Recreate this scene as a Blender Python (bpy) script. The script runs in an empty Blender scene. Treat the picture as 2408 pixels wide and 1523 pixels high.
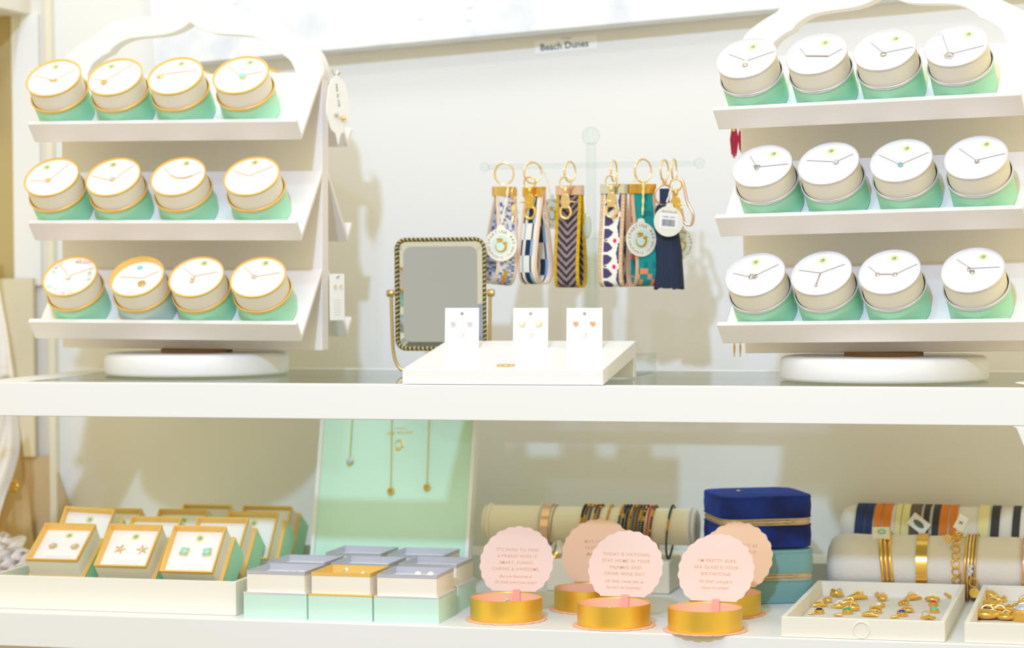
import bpy, bmesh, math, random
from mathutils import Vector, Matrix
S=bpy.context.scene; COL=S.collection
PI=math.pi; sin,cos,rad=math.sin,math.cos,math.radians
# ---------------------------------------------------------------- camera
F0=5684.0; K=1.58e-8; PIT,ROL,YAW=.02578,.00769,.2593; CX,CY=1204.,761.5
cp_,sp_,cr_,sr_,cy_,sy_=cos(PIT),sin(PIT),cos(ROL),sin(ROL),cos(YAW),sin(YAW)
FW=Vector((-sy_*cp_,cy_*cp_,-sp_)); r0=Vector((cy_,sy_,0)); d0=FW.cross(r0)
RT=cr_*r0+sr_*d0; DN=-sr_*r0+cr_*d0
def ray(px,py):
    x,y=px-CX,py-CY; r=1+K*(x*x+y*y); return FW+RT*(x*r/F0)+DN*(y*r/F0)
CAM=-ray(1204,908)*(F0/2140.)
def onY(px,py,Y): r=ray(px,py); return CAM+r*((Y-CAM.y)/r.y)
def onZ(px,py,Z): r=ray(px,py); return CAM+r*((Z-CAM.z)/r.z)
def proj(p):
    v=Vector(p)-CAM; d=v.dot(FW); x,y=F0*v.dot(RT)/d,F0*v.dot(DN)/d; a,b=x,y
    for _ in range(6):
        r=1+K*(a*a+b*b); a,b=x/r,y/r
    return CX+a,CY+b
cd=bpy.data.cameras.new('camera'); cam=bpy.data.objects.new('camera',cd); COL.objects.link(cam)
U=-DN; B=-FW
cam.matrix_world=Matrix(((RT.x,U.x,B.x,CAM.x),(RT.y,U.y,B.y,CAM.y),(RT.z,U.z,B.z,CAM.z),(0,0,0,1)))
cd.sensor_width=36; cd.lens=F0*.983/2408*36; cd.clip_start=.05
cd.dof.use_dof=True; cd.dof.focus_distance=2.62; cd.dof.aperture_fstop=4.5
S.camera=cam
# ---------------------------------------------------------------- light
S.view_settings.view_transform='Standard'; S.view_settings.look='None'; S.view_settings.gamma=1; S.view_settings.use_curve_mapping=False
S.view_settings.exposure=0.34
w=bpy.data.worlds.new('world'); S.world=w; w.use_nodes=True
bg=w.node_tree.nodes['Background']; bg.inputs[0].default_value=(1,.86,.52,1); bg.inputs[1].default_value=.86
def lamp(name,kind,loc,tgt,energy,color,size,spot=None):
    l=bpy.data.lights.new(name,kind); o=bpy.data.objects.new(name,l); COL.objects.link(o)
    o.location=loc; o.rotation_euler=(Vector(tgt)-Vector(loc)).to_track_quat('-Z','Y').to_euler()
    l.energy=energy; l.color=color
    if kind=='AREA': l.shape='DISK'; l.size=size
    else: l.shadow_soft_size=size; l.spot_size=rad(spot); l.spot_blend=.4
    return o
lamp('track_spotlight','SPOT',(.19,-2.45,1.40),(-.02,.3,.0),138,(.46,.63,1.0),.05,60)
lamp('track_spotlight','SPOT',(-.16,-1.75,1.85),(-.02,.25,-.1),22,(.46,.63,1.0),.045,70)
lamp('ceiling_light','AREA',(.1,-.95,2.3),(0,.3,0),9,(.80,.88,1.0),.7)
# ---------------------------------------------------------------- materials
def lin(c): return tuple((x/255/12.92 if x/255<=.04045 else ((x/255+.055)/1.055)**2.4) for x in c)+(1,)
MC={}
def mat(name,c=(200,200,200),rough=.5,metal=0.,trans=0.,bump=None,ior=1.45,attr=False,sheen=0.,noise=None,spec=.5,alpha=1.,sss=0.):
    if name in MC: return MC[name]
    m=bpy.data.materials.new(name); m.use_nodes=True; nt=m.node_tree; p=nt.nodes['Principled BSDF']
    p.inputs['Base Color'].default_value=lin(c); p.inputs['Roughness'].default_value=rough; p.inputs['Metallic'].default_value=metal
    p.inputs['Transmission Weight'].default_value=trans; p.inputs['IOR'].default_value=ior; p.inputs['Sheen Weight'].default_value=sheen
    p.inputs['Specular IOR Level'].default_value=spec
    if sheen: p.inputs['Sheen Tint'].default_value=lin(c)
    if attr:
        a=nt.nodes.new('ShaderNodeVertexColor'); a.layer_name='Col'; nt.links.new(a.outputs[0],p.inputs['Base Color'])
    tc=nt.nodes.new('ShaderNodeTexCoord')
    if noise:
        sc,c2,lo,hi=noise; n=nt.nodes.new('ShaderNodeTexNoise'); n.inputs['Scale'].default_value=sc; n.inputs['Detail'].default_value=6
        r=nt.nodes.new('ShaderNodeMapRange'); r.inputs['From Min'].default_value=lo; r.inputs['From Max'].default_value=hi
        x=nt.nodes.new('ShaderNodeMix'); x.data_type='RGBA'; x.inputs['A'].default_value=lin(c); x.inputs['B'].default_value=lin(c2)
        nt.links.new(tc.outputs['Object'],n.inputs['Vector']); nt.links.new(n.outputs[0],r.inputs['Value']); nt.links.new(r.outputs[0],x.inputs['Factor']); nt.links.new(x.outputs['Result'],p.inputs['Base Color'])
    if bump:
        sc,st,kind=bump
        n=nt.nodes.new('ShaderNodeTexNoise' if kind=='n' else 'ShaderNodeTexWave'); n.inputs['Scale'].default_value=sc
        if kind=='n': n.inputs['Detail'].default_value=4
        b=nt.nodes.new('ShaderNodeBump'); b.inputs['Strength'].default_value=st; b.inputs['Distance'].default_value=.001
        nt.links.new(tc.outputs['Object'],n.inputs['Vector']); nt.links.new(n.outputs[0],b.inputs['Height']); nt.links.new(b.outputs[0],p.inputs['Normal'])
    MC[name]=m; return m
WHITE=mat('white_lacquer',(240,240,238),.45)
STANDW=mat('white_painted_wood',(244,237,234),.5)
PLAST=mat('white_plastic',(240,239,238),.35)
WALL=mat('wall_paint',(238,238,234),.9,bump=(60,.15,'n'))
def clear(name,tint,ior):
    m=bpy.data.materials.new(name); m.use_nodes=True; nt=m.node_tree; nt.nodes.remove(nt.nodes['Principled BSDF'])
    t=nt.nodes.new('ShaderNodeBsdfTransparent'); t.inputs[0].default_value=lin(tint); g=nt.nodes.new('ShaderNodeBsdfGlossy'); g.inputs['Roughness'].default_value=.03
    f=nt.nodes.new('ShaderNodeFresnel'); ge=nt.nodes.new('ShaderNodeNewGeometry'); mr=nt.nodes.new('ShaderNodeMapRange')
    mr.inputs['To Min'].default_value=ior; mr.inputs['To Max'].default_value=1/ior; nt.links.new(ge.outputs['Backfacing'],mr.inputs['Value']); nt.links.new(mr.outputs[0],f.inputs['IOR'])
    x=nt.nodes.new('ShaderNodeMixShader')
    nt.links.new(f.outputs[0],x.inputs[0]); nt.links.new(t.outputs[0],x.inputs[1]); nt.links.new(g.outputs[0],x.inputs[2]); nt.links.new(x.outputs[0],nt.nodes['Material Output'].inputs[0])
    return m
GLASS=clear('clear_glass',(248,253,248),1.5)
ACRYL=clear('clear_acrylic',(250,253,252),1.40)
CHG=mat('fine_gold_chain',(236,208,150),.45,.6); CHS=mat('fine_silver_chain',(190,186,188),.4,.6)
MINT=mat('mint_paper',(176,238,208),.6)
PALE=mat('pale_blue_paper',(205,225,222),.6)
CREAM=mat('cream_paper',(244,238,224),.65)
GOLDP=mat('gold_foil',(246,202,112),.42,.4)
SILVP=mat('silver_foil',(232,232,240),.35,.55)
SILVM=mat('silver_paper',(196,196,208),.45,.3)
GOLDT=mat('brushed_gold_tin',(244,200,84),.38,.8,bump=(1500,.05,'n'))
CARD=mat('white_card',(247,247,248),.6)
GOLD=mat('polished_gold',(252,222,160),.2,.9)
GOLDD=mat('yellow_gold',(246,200,100),.22,.9)
ROSE=mat('rose_gold',(240,196,160),.25,.9)
SILV=mat('polished_silver',(205,200,200),.18,1.)
BRASS=mat('antique_brass',(206,180,120),.3,.9)
EMY=mat('emblem_yellow',(232,226,160),.6); EMG=mat('emblem_sage',(172,202,178),.6); EMD=mat('emblem_dark',(124,146,122),.6)
PRINT=mat('faint_grey_print',(205,205,208),.7)
CRYS=mat('crystal',(215,220,240),.03,spec=1.,metal=.4); PEARL=mat('pearl',(246,243,236),.15,spec=.8)
TURQ=mat('turquoise_stone',(165,225,212),.2); PINKC=mat('blush_card',(243,214,204),.7); PEACH=mat('peach_paper',(250,196,168),.7); PINKSH=mat('shaded_pink_card',(248,205,172),.7)  # rear cards: blush card with the shelf's shade painted into its colour
COPP=mat('copper_print',(214,164,128),.5,.2)
LINEN=mat('cream_linen',(240,230,206),.9,bump=(900,.5,'n'),sheen=.2)
VELC=mat('white_velvet',(232,226,218),.95,bump=(300,.6,'n'),sheen=.3)
NAVYV=mat('royal_blue_velvet',(8,50,146),.75,sheen=.9,bump=(250,.4,'n'),noise=(14,(4,20,84),.4,.62))
TEALV=mat('sea_blue_velvet',(124,168,166),.7,sheen=.6,bump=(250,.3,'n'))
ZIP=mat('beige_zip_tape',(222,198,158),.6); 
TRAYM=mat('ivory_lacquer',(240,236,224),.5)
def gem(c): return mat('gem_%d_%d_%d'%c,c,.08,spec=.9)
# ---------------------------------------------------------------- mesh builder
I4=Matrix.Identity(4)
def T(x,y,z): return Matrix.Translation((x,y,z))
def R(a,ax): return Matrix.Rotation(a,4,ax)
class MB:
    def __init__(s): s.v=[];s.f=[];s.m=[];s.c=None;s.M=I4
    def add(s,vs,fs,m=0,M=None):
        M=s.M@(M or I4); k=len(s.v); s.v+=[tuple(M@Vector(p)) for p in vs]; s.f+=[tuple(i+k for i in f) for f in fs]; s.m+=[m]*len(fs); return s
    def box(s,x0,x1,y0,y1,z0,z1,m=0,M=None):
        return s.add([(x,y,z) for z in(z0,z1) for y in(y0,y1) for x in(x0,x1)],[(0,2,3,1),(4,5,7,6),(0,1,5,4),(2,6,7,3),(0,4,6,2),(1,3,7,5)],m,M)
    def prism(s,pts,h0,h1,m=0,M=None):     # polygon in xy, along z
        n=len(pts); vs=[(x,y,h0) for x,y in pts]+[(x,y,h1) for x,y in pts]
        return s.add(vs,[tuple(range(n-1,-1,-1)),tuple(range(n,2*n))]+[(i,(i+1)%n,n+(i+1)%n,n+i) for i in range(n)],m,M)
    def lathe(s,prof,n=48,m=0,M=None,cap=True):
        vs=[];fs=[];k=len(prof)
        for i in range(n):
            a=2*PI*i/n; vs+=[(r*cos(a),r*sin(a),z) for r,z in prof]
        for i in range(n):
            j=(i+1)%n
            for q in range(k-1): fs.append((i*k+q,j*k+q,j*k+q+1,i*k+q+1))
        if cap:
            if prof[0][0]>1e-6: fs.append(tuple(i*k for i in range(n-1,-1,-1)))
            if prof[-1][0]>1e-6: fs.append(tuple(i*k+k-1 for i in range(n)))
        return s.add(vs,fs,m,M)
    def disc(s,r,z0,z1,n=48,m=0,M=None): return s.lathe([(r,z0),(r,z1)],n,m,M)
    def tube(s,path,r,n=8,closed=False,m=0,M=None,ry=None,twist=0):
        P=[Vector(p) for p in path]; L=len(P); vs=[];fs=[]; up=None
        rr=r if hasattr(r,'__len__') else [r]*L
        for i in range(L):
            t=(P[(i+1)%L]-P[i-1]) if closed else (P[min(i+1,L-1)]-P[max(i-1,0)])
            if t.length<1e-9: t=Vector((0,0,1))
            t.normalize()
            if up is None:
                up=Vector((0,0,1)) if abs(t.z)<.9 else Vector((0,1,0))
            x=up.cross(t)
            if x.length<1e-6: x=Vector((1,0,0)).cross(t)
            x.normalize(); y=t.cross(x); up=y
            for q in range(n):
                a=2*PI*q/n+twist*i; vs.append(P[i]+x*cos(a)*rr[i]+y*sin(a)*(ry or rr[i]))
        for i in range(L if closed else L-1):
            j=(i+1)%L
            for q in range(n): fs.append((i*n+q,j*n+q,j*n+(q+1)%n,i*n+(q+1)%n))
        if not closed: fs+= [tuple(range(n)),tuple((L-1)*n+q for q in range(n-1,-1,-1))]
        return s.add(vs,fs,m,M)
    def sph(s,c,r,m=0,n=12,sc=(1,1,1),M=None):
        prof=[(max(1e-7,r*sin(PI*i/(n//2+2))) if 0<i<n//2+2 else 0,-r*cos(PI*i/(n//2+2))) for i in range(n//2+3)]
        return s.lathe(prof,n,m,(M or I4)@T(*c)@Matrix.Diagonal((*sc,1)),False)
    def torus(s,Rr,r,m=0,n=32,k=8,M=None,ex=1):
        return s.tube([(Rr*cos(2*PI*i/n),Rr*ex*sin(2*PI*i/n),0) for i in range(n)],r,k,True,m,M)
    def grid(s,fn,nu,nv,colf=None,m=0,cu=False,cv=False):  # fn(u,v)->point
        k=len(s.v); f0=len(s.f)
        Nu=nu if cu else nu+1; Nv=nv if cv else nv+1
        s.v+=[tuple(s.M@Vector(fn(i/nu,j/nv))) for j in range(Nv) for i in range(Nu)]
        if s.c is None: s.c={}
        for j in range(nv):
            for i in range(nu):
                a=k+j*Nu+i; b=k+j*Nu+(i+1)%Nu; c=k+((j+1)%Nv)*Nu+(i+1)%Nu; d=k+((j+1)%Nv)*Nu+i
                if colf: s.c[len(s.f)]=colf((i+.5)/nu,(j+.5)/nv)
                s.f.append((a,b,c,d)); s.m.append(m)
        return s
    def build(s,name,mats,parent=None,ang=35,bevel=0,seg=2,solid=0,label=None,M=None):
        me=bpy.data.meshes.new(name); me.from_pydata(s.v,[],s.f)
        if not isinstance(mats,(list,tuple)): mats=[mats]
        for q in mats: me.materials.append(q)
        me.polygons.foreach_set('material_index',s.m)
        if s.c:
            at=me.color_attributes.new('Col','FLOAT_COLOR','CORNER')
            for p in me.polygons:
                c=lin(s.c.get(p.index,(200,200,200)))
                for li in p.loop_indices: at.data[li].color=c
        bm=bmesh.new(); bm.from_mesh(me); bmesh.ops.recalc_face_normals(bm,faces=bm.faces) if not s.c else None; bm.to_mesh(me); bm.free()
        me.polygons.foreach_set('use_smooth',[True]*len(me.polygons)); me.set_sharp_from_angle(angle=rad(ang))
        o=bpy.data.objects.new(name,me); COL.objects.link(o); o.parent=parent
        if M is not None: o.matrix_local=M
        if solid:
            q=o.modifiers.new('solid','SOLIDIFY'); q.thickness=solid; q.offset=0
        if bevel:
            q=o.modifiers.new('bevel','BEVEL'); q.width=bevel; q.segments=seg; q.limit_method='ANGLE'; q.angle_limit=rad(40); q.harden_normals=True
        if label: o['label']=label
        return o
def tag(o,label,cat,group=None):
    o['label']=label; o['category']=cat
    if group: o['group']=group
    return o
def thing(name,M,label,cat,group=None):
    o=bpy.data.objects.new(name,None); COL.objects.link(o); o.empty_display_size=.02; o.matrix_world=M
    return tag(o,label,cat,group)
def struct(o): o['kind']='structure'; return o
def dup(o,name=None,parent=None):      # an existing part as a shared-mesh copy
    c=o.copy(); COL.objects.link(c); c.parent=parent; 
    return c
FONT=None
def text(body,size,M,material,parent,name='lettering',align='CENTER',shear=0,ext=.00006,space=1.,lsp=1.,label=None,bold=0):
    cu=bpy.data.curves.new(name,'FONT'); cu.body=body; cu.size=size; cu.align_x=align; cu.align_y='CENTER'; cu.shear=shear; cu.extrude=ext
    cu.space_character=space; cu.space_line=lsp; cu.resolution_u=3; cu.offset=bold
    t=bpy.data.objects.new(name,cu); COL.objects.link(t)
    dg=bpy.context.evaluated_depsgraph_get(); me=bpy.data.meshes.new_from_object(t.evaluated_get(dg)); bpy.data.objects.remove(t)
    me.materials.clear(); me.materials.append(material); me.name=name
    o=bpy.data.objects.new(name,me); COL.objects.link(o); o.parent=parent; o.matrix_local=M
    if label: o['label']=label
    return o
def smooth(pts,corners=(),n=5,closed=False):
    out=[];L=len(pts)
    for i in range(L-1):
        a=pts[i-1] if i>0 and i not in corners else pts[i]; b=pts[i]; c=pts[i+1]; d=pts[i+2] if i+2<L and (i+1) not in corners else pts[i+1]
        for k in range(n):
            t=k/n; out.append(tuple(.5*((2*b[q])+(-a[q]+c[q])*t+(2*a[q]-5*b[q]+4*c[q]-d[q])*t*t+(-a[q]+3*b[q]-3*c[q]+d[q])*t**3) for q in range(len(b))))
    out.append(tuple(pts[-1])); return out
def rrect(x0,x1,y0,y1,r,n=6):
    o=[]
    for cx,cy,a0 in((x1-r,y1-r,0),(x0+r,y1-r,90),(x0+r,y0+r,180),(x1-r,y0+r,270)):
        o+=[(cx+r*cos(rad(a0+90*i/n)),cy+r*sin(rad(a0+90*i/n))) for i in range(n+1)]
    return o
ZL=-.273; YW=.50
XZ=Matrix(((1,0,0,0),(0,0,-1,0),(0,1,0,0),(0,0,0,1)))   # local x,y -> world x,z ; local z -> -y (towards the viewer)
# ---------------------------------------------------------------- the setting
struct(MB().box(-.80,1.2,YW,YW+.06,-1.0,1.3).build('wall_back',WALL))
struct(MB().box(-3.4,.1,-4.6,-4.5,-1.0,1.0).build('wall_rear',mat('blue_grey_wall',(222,228,246),.8)))
struct(MB().box(-1.6,1.6,-3.6,1.2,-1.04,-1.0).build('floor',mat('dark_floor',(70,66,60),.5)))
struct(MB().box(-.803,-.792,YW-.012,YW,-1.0,1.3).build('trim_1',mat('trim_paint',(236,230,206),.6),bevel=.002))
struct(MB().box(-.86,-.80,YW+.002,YW+.06,-1.0,1.3).build('wall_left',mat('wall_side_paint',(236,230,218),.8)))
struct(MB().box(-1.6,-.86,YW+.08,YW+.14,-1.0,1.3).build('wall_left_rear',mat('wall_olive',(200,186,146),.85)))  # even olive tone on the wall further back
# ---------------------------------------------------------------- shelving unit
sh=thing('shelving_unit',T(0,0,0),'white two-tier display table with a glass top shelf and splayed legs','display table')
f=MB(); X0,X1=-.665,.66; zt=-.040
f.box(X0-.16,X1,0,.022,zt,0).box(X0,X1,.375,.40,zt,0).box(X0,-.612,.022,.375,zt,0).box(.60,X1,.022,.375,zt,0)
f.build('top_frame',WHITE,sh,bevel=.0012)
MB().box(-.612,.60,.022,.375,-.0085,-.0005).build('glass_panel',GLASS,sh,bevel=.0006)
MB().box(X0-.03,X1-.02,0,.40,ZL-.041,ZL).build('lower_shelf',WHITE,sh,bevel=.0015)
MB().box(X0-.03,X1-.02,.40,YW-.001,ZL-.02,-.242).build('back_ledge',WHITE,sh,bevel=.001)
for sx in(1,-1):
    for y in((0.0005,.376) if sx>0 else (.0005,)):
        pts=[(.5463,zt+.0002),(.552,zt-.003),(.5637,-.0718),(.60,-.18),(.645,-.30),(.70,-.52),(.76,-1.0),(.80,-1.0),(.745,-.5),(.70,-.30),(.66,-.15),(.64,zt+.0002)]
        if sx<0: pts=[(-x-.17,z) for x,z in pts]
        MB().prism(pts,-.022,0,0,T(0,y,0)@XZ).build('leg',WHITE,sh,bevel=.0015)
MB().box(.372,.432,-.0012,-.0001,-.302,-.285,).build('rail_patch',mat('lavender_patch',(196,198,222),.5),sh,label='pale lavender patch on the lower rail')  # small flat lavender patch
# ---------------------------------------------------------------- picture and label on the wall
pc=thing('canvas_picture',T(-.6214,YW,.40765)@R(-rad(3.24),'Y'),'large white textured seascape canvas hanging crooked above the display table','picture')
CANV=mat('canvas_paint',(240,242,246),.8,bump=(55,1.,'n'),noise=(13,(214,220,228),.50,.74))
MB().box(0,1.5,-.05,-.0005,0,.9).build('canvas',CANV,pc,bevel=.002)
def daub(x,z,w,h,c):
    MB().prism([(w*cos(a)*(1+.3*sin(3*a)),h*sin(a)*(1+.3*cos(2*a))) for a in[2*PI*i/18 for i in range(18)]],0,.0006,0,T(x,-.05,z)@XZ).build('paint_daub',mat('daub_%d'%c[0],c,.8),pc)
random.seed(4)
for i in range(26): daub(random.uniform(.1,1.3),random.uniform(.02,.12),random.uniform(.002,.008),random.uniform(.0008,.003),random.choice([(222,226,232),(214,220,226),(230,232,236)]))
lb=thing('name_label',T(-.0555,YW,.4245)@R(-rad(3.6),'Y'),'small white handwritten paper label stuck on the wall under the picture','label')
MB().box(-.0425,.0425,-.0008,-.0001,-.009,.009).build('paper',mat('label_paper',(250,250,252),.7),lb)
INK=mat('dark_green_ink',(52,84,78),.7)
text('Beach Dunes',.0125,T(-.002,-.0009,-.0012)@XZ,INK,lb,bold=.0002)
text('YORK',.0042,T(0.002,-.0009,.0078)@XZ,mat('olive_ink',(150,150,120),.7),lb,space=1.2)
# ---------------------------------------------------------------- far left: cabinet, flat shapes and scarves
TAN=mat('tan_shape',(206,182,138),.8); CRB=mat('cream_shape',(226,216,186),.7)
cb=thing('wall_cabinet',T(-.90,.42,.49),'cream wall cabinet at the top left corner over a shaded recess','cabinet')
MB().box(-.25,.072,-.10,.10,.0,.35).build('body',mat('cream_cabinet',(238,234,224),.6),cb,bevel=.002)
MB().prism([(.060,.0),(.085,.0),(.085,-.38),(.045,-.38),(.045,-.10)],-.012,.0,0,T(0,.075,0)@XZ).build('side_panel',WHITE,cb,label='white side panel with a slanting edge')
MB().prism([(-.25,0),(.058,0),(.04,-.10),(.04,-.38),(-.25,-.38)],-.004,.0,0,T(0,.085,0)@XZ).build('back_panel',mat('recess_shade',(190,170,116),.8),cb,label='recessed back panel in tan painted shade')  # tan colour paints the shade under the cabinet onto this panel
MB().box(.0,.016,.06,.07,-.17,-.055).build('glass_strip',mat('pale_strip',(214,220,226),.4),cb)
MB().torus(.013,.003,0,20,8,T(-.012,-.01,-.03)@R(PI/2,'X')).build('handle',BRASS,cb)
tb=thing('tan_shape',T(-.83,.49,.12),'flat tan shapes standing behind the left end of the display table','flat shape')  # flat cream and tan shapes in front of the left wall
MB().box(-.12,.008,-.008,0,-.25,0).build('upper_shape',CRB,tb)
MB().prism([(-.12,-.25),(.03,-.25),(.055,-.32),(.058,-1.1),(-.12,-1.1)],-.006,0,0,XZ).build('lower_shape',TAN,tb)
MB().prism([(-.024,-.345),(.0,-.338),(-.012,-.46)],.007,.009,0,XZ).build('shadow_triangle',mat('brown_painted_shadow',(150,118,88),.8),tb)  # brown triangle set in front as a painted shadow
def cloth(name,label,rows,Y,mats,seed,amp=.006,group=None):
    # rows: (z, xl, xr)
    random.seed(seed); ph=[random.uniform(0,6) for _ in range(4)]
    rs=smooth(rows,(),6); n=len(rs)-1
    def fn(u,v):
        z,a,b=rs[round(v*n)]; x=a+(b-a)*u
        return (x,Y+amp*(sin(u*9+ph[0]+z*8)+.5*sin(u*21+ph[1]-z*15))-.02*sin(PI*u),z+.003*sin(u*14+ph[2]))
    b=MB(); b.grid(fn,30,n); b.c=None
    return tag(b.build(name,mats,None,60,solid=.0012),label,'scarf',group)
SCF=mat('ivory_chiffon',(246,240,232),.8,sheen=.4,noise=(30,(238,222,196),.60,.70))
def pz(px,py,Y=.30): q=onY(px,py,Y); return q.x,q.z
def rows(L,Y):
    o=[]
    for py,a,b in L: o.append((pz(a,py,Y)[1],pz(a,py,Y)[0],pz(b,py,Y)[0]))
    return o
cloth('ivory_scarf','ivory scarf with a faint gold print hanging at the left edge above the glass top',rows([(560,-60,-2),(620,-60,1),(700,-60,15),(780,-60,30),(890,-60,44)],.42),.42,SCF,3)
cloth('ivory_scarf','ivory chiffon scarf hanging under the glass top at the left edge',rows([(930,22,40),(978,20,48),(1040,0,54),(1100,-30,44),(1160,-60,25),(1240,-70,8),(1340,-70,2)],.36),.36,SCF,5)
bagc=cloth('drawstring_pouch','tan cloth pouch with a gold flower button at the left edge',rows([(1010,46,52),(1080,20,62),(1160,-10,72),(1250,-30,82),(1338,-40,90)],.42),.42,mat('tan_chiffon',(222,188,132),.8,sheen=.3),8)
bagc['category']='pouch'
q=onY(38,1140,.385)
fb=MB()
for k in range(6): fb.sph((.0052*cos(k*PI/3),.0052*sin(k*PI/3),0),.0042,sc=(1,1,.5))
fb.torus(.0045,.002)
o=fb.build('flower_button',GOLDD,None,M=T(*q)@XZ); o.parent=bagc
ch=MB(); p0=onY(36,1165,.385); p1=onY(40,1262,.385)
ch.tube([p0.lerp(p1,i/8) for i in range(9)],.0008,6); ch.build('chain',GOLDD,bagc)
# crumpled tissue
def tissue(u,v):
    x,z=pz(-30+120*u,1345-(95*sin(PI*min(1,u*.8+.15))+6*sin(u*31))*v,.33); 
    return (x,.33+.014*sin(u*17+v*9)+.010*sin(u*33-v*21),z)
b=MB(); b.grid(tissue,60,24); b.c=None
tag(b.build('tissue_paper',mat('white_tissue',(250,244,240),.8),None,25,solid=.0006),'crumpled white tissue paper behind the left end of the cream box tray','tissue paper')
# ---------------------------------------------------------------- rotating stands with tilted trays
SL,SF,SA,SLH,STP,SZ1,SS,SZB=.3464,.1127,rad(44.6),.0298,.0252,.3673,.1212,.0318
TT=.006; cA,sA=cos(SA),sin(SA)
def tray_prof(zb,sign=1):
    # polygon in (n,z)
    B_=Vector((STP/2+SF*cA,zb-SF*sA)); u=Vector((-cA,sA)); v=Vector((sA,cA))
    Lt=B_+v*SLH; tt=TT*1.0
    Bi=B_+u*tt+v*tt
    d=(Bi.x-STP/2)/cA; Ai=Bi+u*d; Ao=B_+u*SF
    return [(p.x*sign,p.y) for p in (Ao,B_,Lt,Lt+u*tt,Bi,Ai)]
OUT=smooth([(0,.4663),(.0183,.4560),(.052,.4492),(.0965,.4448),(.1185,.4335),(.1268,.4265),(.1510,.4135),(.1670,.4001),(.1750,.3800),(SL/2,.3670)],(0,5),4)
INN=smooth([(0,.4399),(.0141,.4313),(.0345,.4255),(.0800,.4215),(.1000,.4130),(.1085,.4045),(.1200,.3990),(.1330,.3880),(.1405,.3690)],(0,5),4)
def stand(side,X,Y,b,rl,label,Rb,bx):
    t=thing('rotating_display_stand',T(bx,Y,0),label,'display stand','rotating necklace stands')
    base=MB().lathe([(0,.001),(Rb-.003,.001),(Rb-.001,.002),(Rb,.005),(Rb,.0215),(Rb-.002,.0255),(Rb-.0065,.0275),(.0,.0275)],96,cap=False)
    base.build('turntable_base',PLAST,t,50)
    MB().disc(.045,.0275,.0318,40).build('swivel',mat('brown_swivel',(150,112,70),.6),t)
    A=T(X,Y,0)@R(rad(b),'Z')@R(rad(rl),'Y'); Al=T(bx,Y,0).inverted()@A
    p=MB(); p.box(-SL/2,SL/2,-STP/2,STP/2,SZB,.3685)
    poly=[(x,z) for x,z in OUT[::-1]]+[(-x,z) for x,z in OUT[1:]]+[(-x,z) for x,z in INN[::-1]]+[(x,z) for x,z in INN[1:]]
    p.prism(poly,-STP/2,STP/2,0,XZ)
    p.build('panel',STANDW,t,30,bevel=.0012,M=Al)
    for sg in(1,-1):
        for i in range(3):
            q=MB(); q.prism(tray_prof(SZ1-i*SS,sg),-SL/2,SL/2,0,Matrix(((0,0,1,0),(-1,0,0,0),(0,1,0,0),(0,0,0,1))))
            q.build('tray',STANDW,t,30,bevel=.0009,M=Al)
    return t,A
def slot(A,i,s,back=False,Rr=.035):   # frame of a box seated on tray i
    sg=-1 if back else 1
    B_=Vector((STP/2+SF*cA,SZ1-i*SS-SF*sA)); u=Vector((-cA,sA)); v=Vector((sA,cA))
    c=B_+(u+v)*TT+u*(Rr+.0008)+v*.0008
    # axes in stand frame: x=s, n -> -y
    M=Matrix(((sg,0,0,s),(0,-u.x*sg,-v.x*sg,-c.x*sg),(0,u.y,v.y,c.y),(0,0,0,1)))
    return A@M
STL,AL=stand('L',-.4741,.2248,1.56,.6,'white three-tray stand with scalloped arch, on the left, full of gold-rimmed round boxes',.1155,-.470)
STR,AR=stand('R',.406,.1717,-8.5,-.85,'white three-tray stand with scalloped arch, on the right, full of silver-rimmed round boxes',.1185,.395)
def emblem(parent,M,r=.0052,mats=None,small=False):
    e=MB(); 
    if not small:
        n=36
        e.prism([((r if k%2 else r*.955)*cos(2*PI*k/n),(r if k%2 else r*.955)*sin(2*PI*k/n)) for k in range(n)],0,.00012,0)
    e.disc(r*.52,.00012,.0002,24,1)
    e.tube([(r*.27*cos(a),r*.27*sin(a),.0002) for a in[rad(x) for x in range(-200,60,20)]],[r*.04+r*.05*i/13 for i in range(13)],6,m=2)
    e.sph((r*.2,r*.22,.0002),r*.12,2,8,(1.5,1,.4)); e.sph((0,.0+r*.3,.0002),r*.1,2,8,(2,1,.4))
    return e.build('emblem',mats or [EMY,EMG,EMD],parent,M=M)
HB=.0620
RB={}
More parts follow.
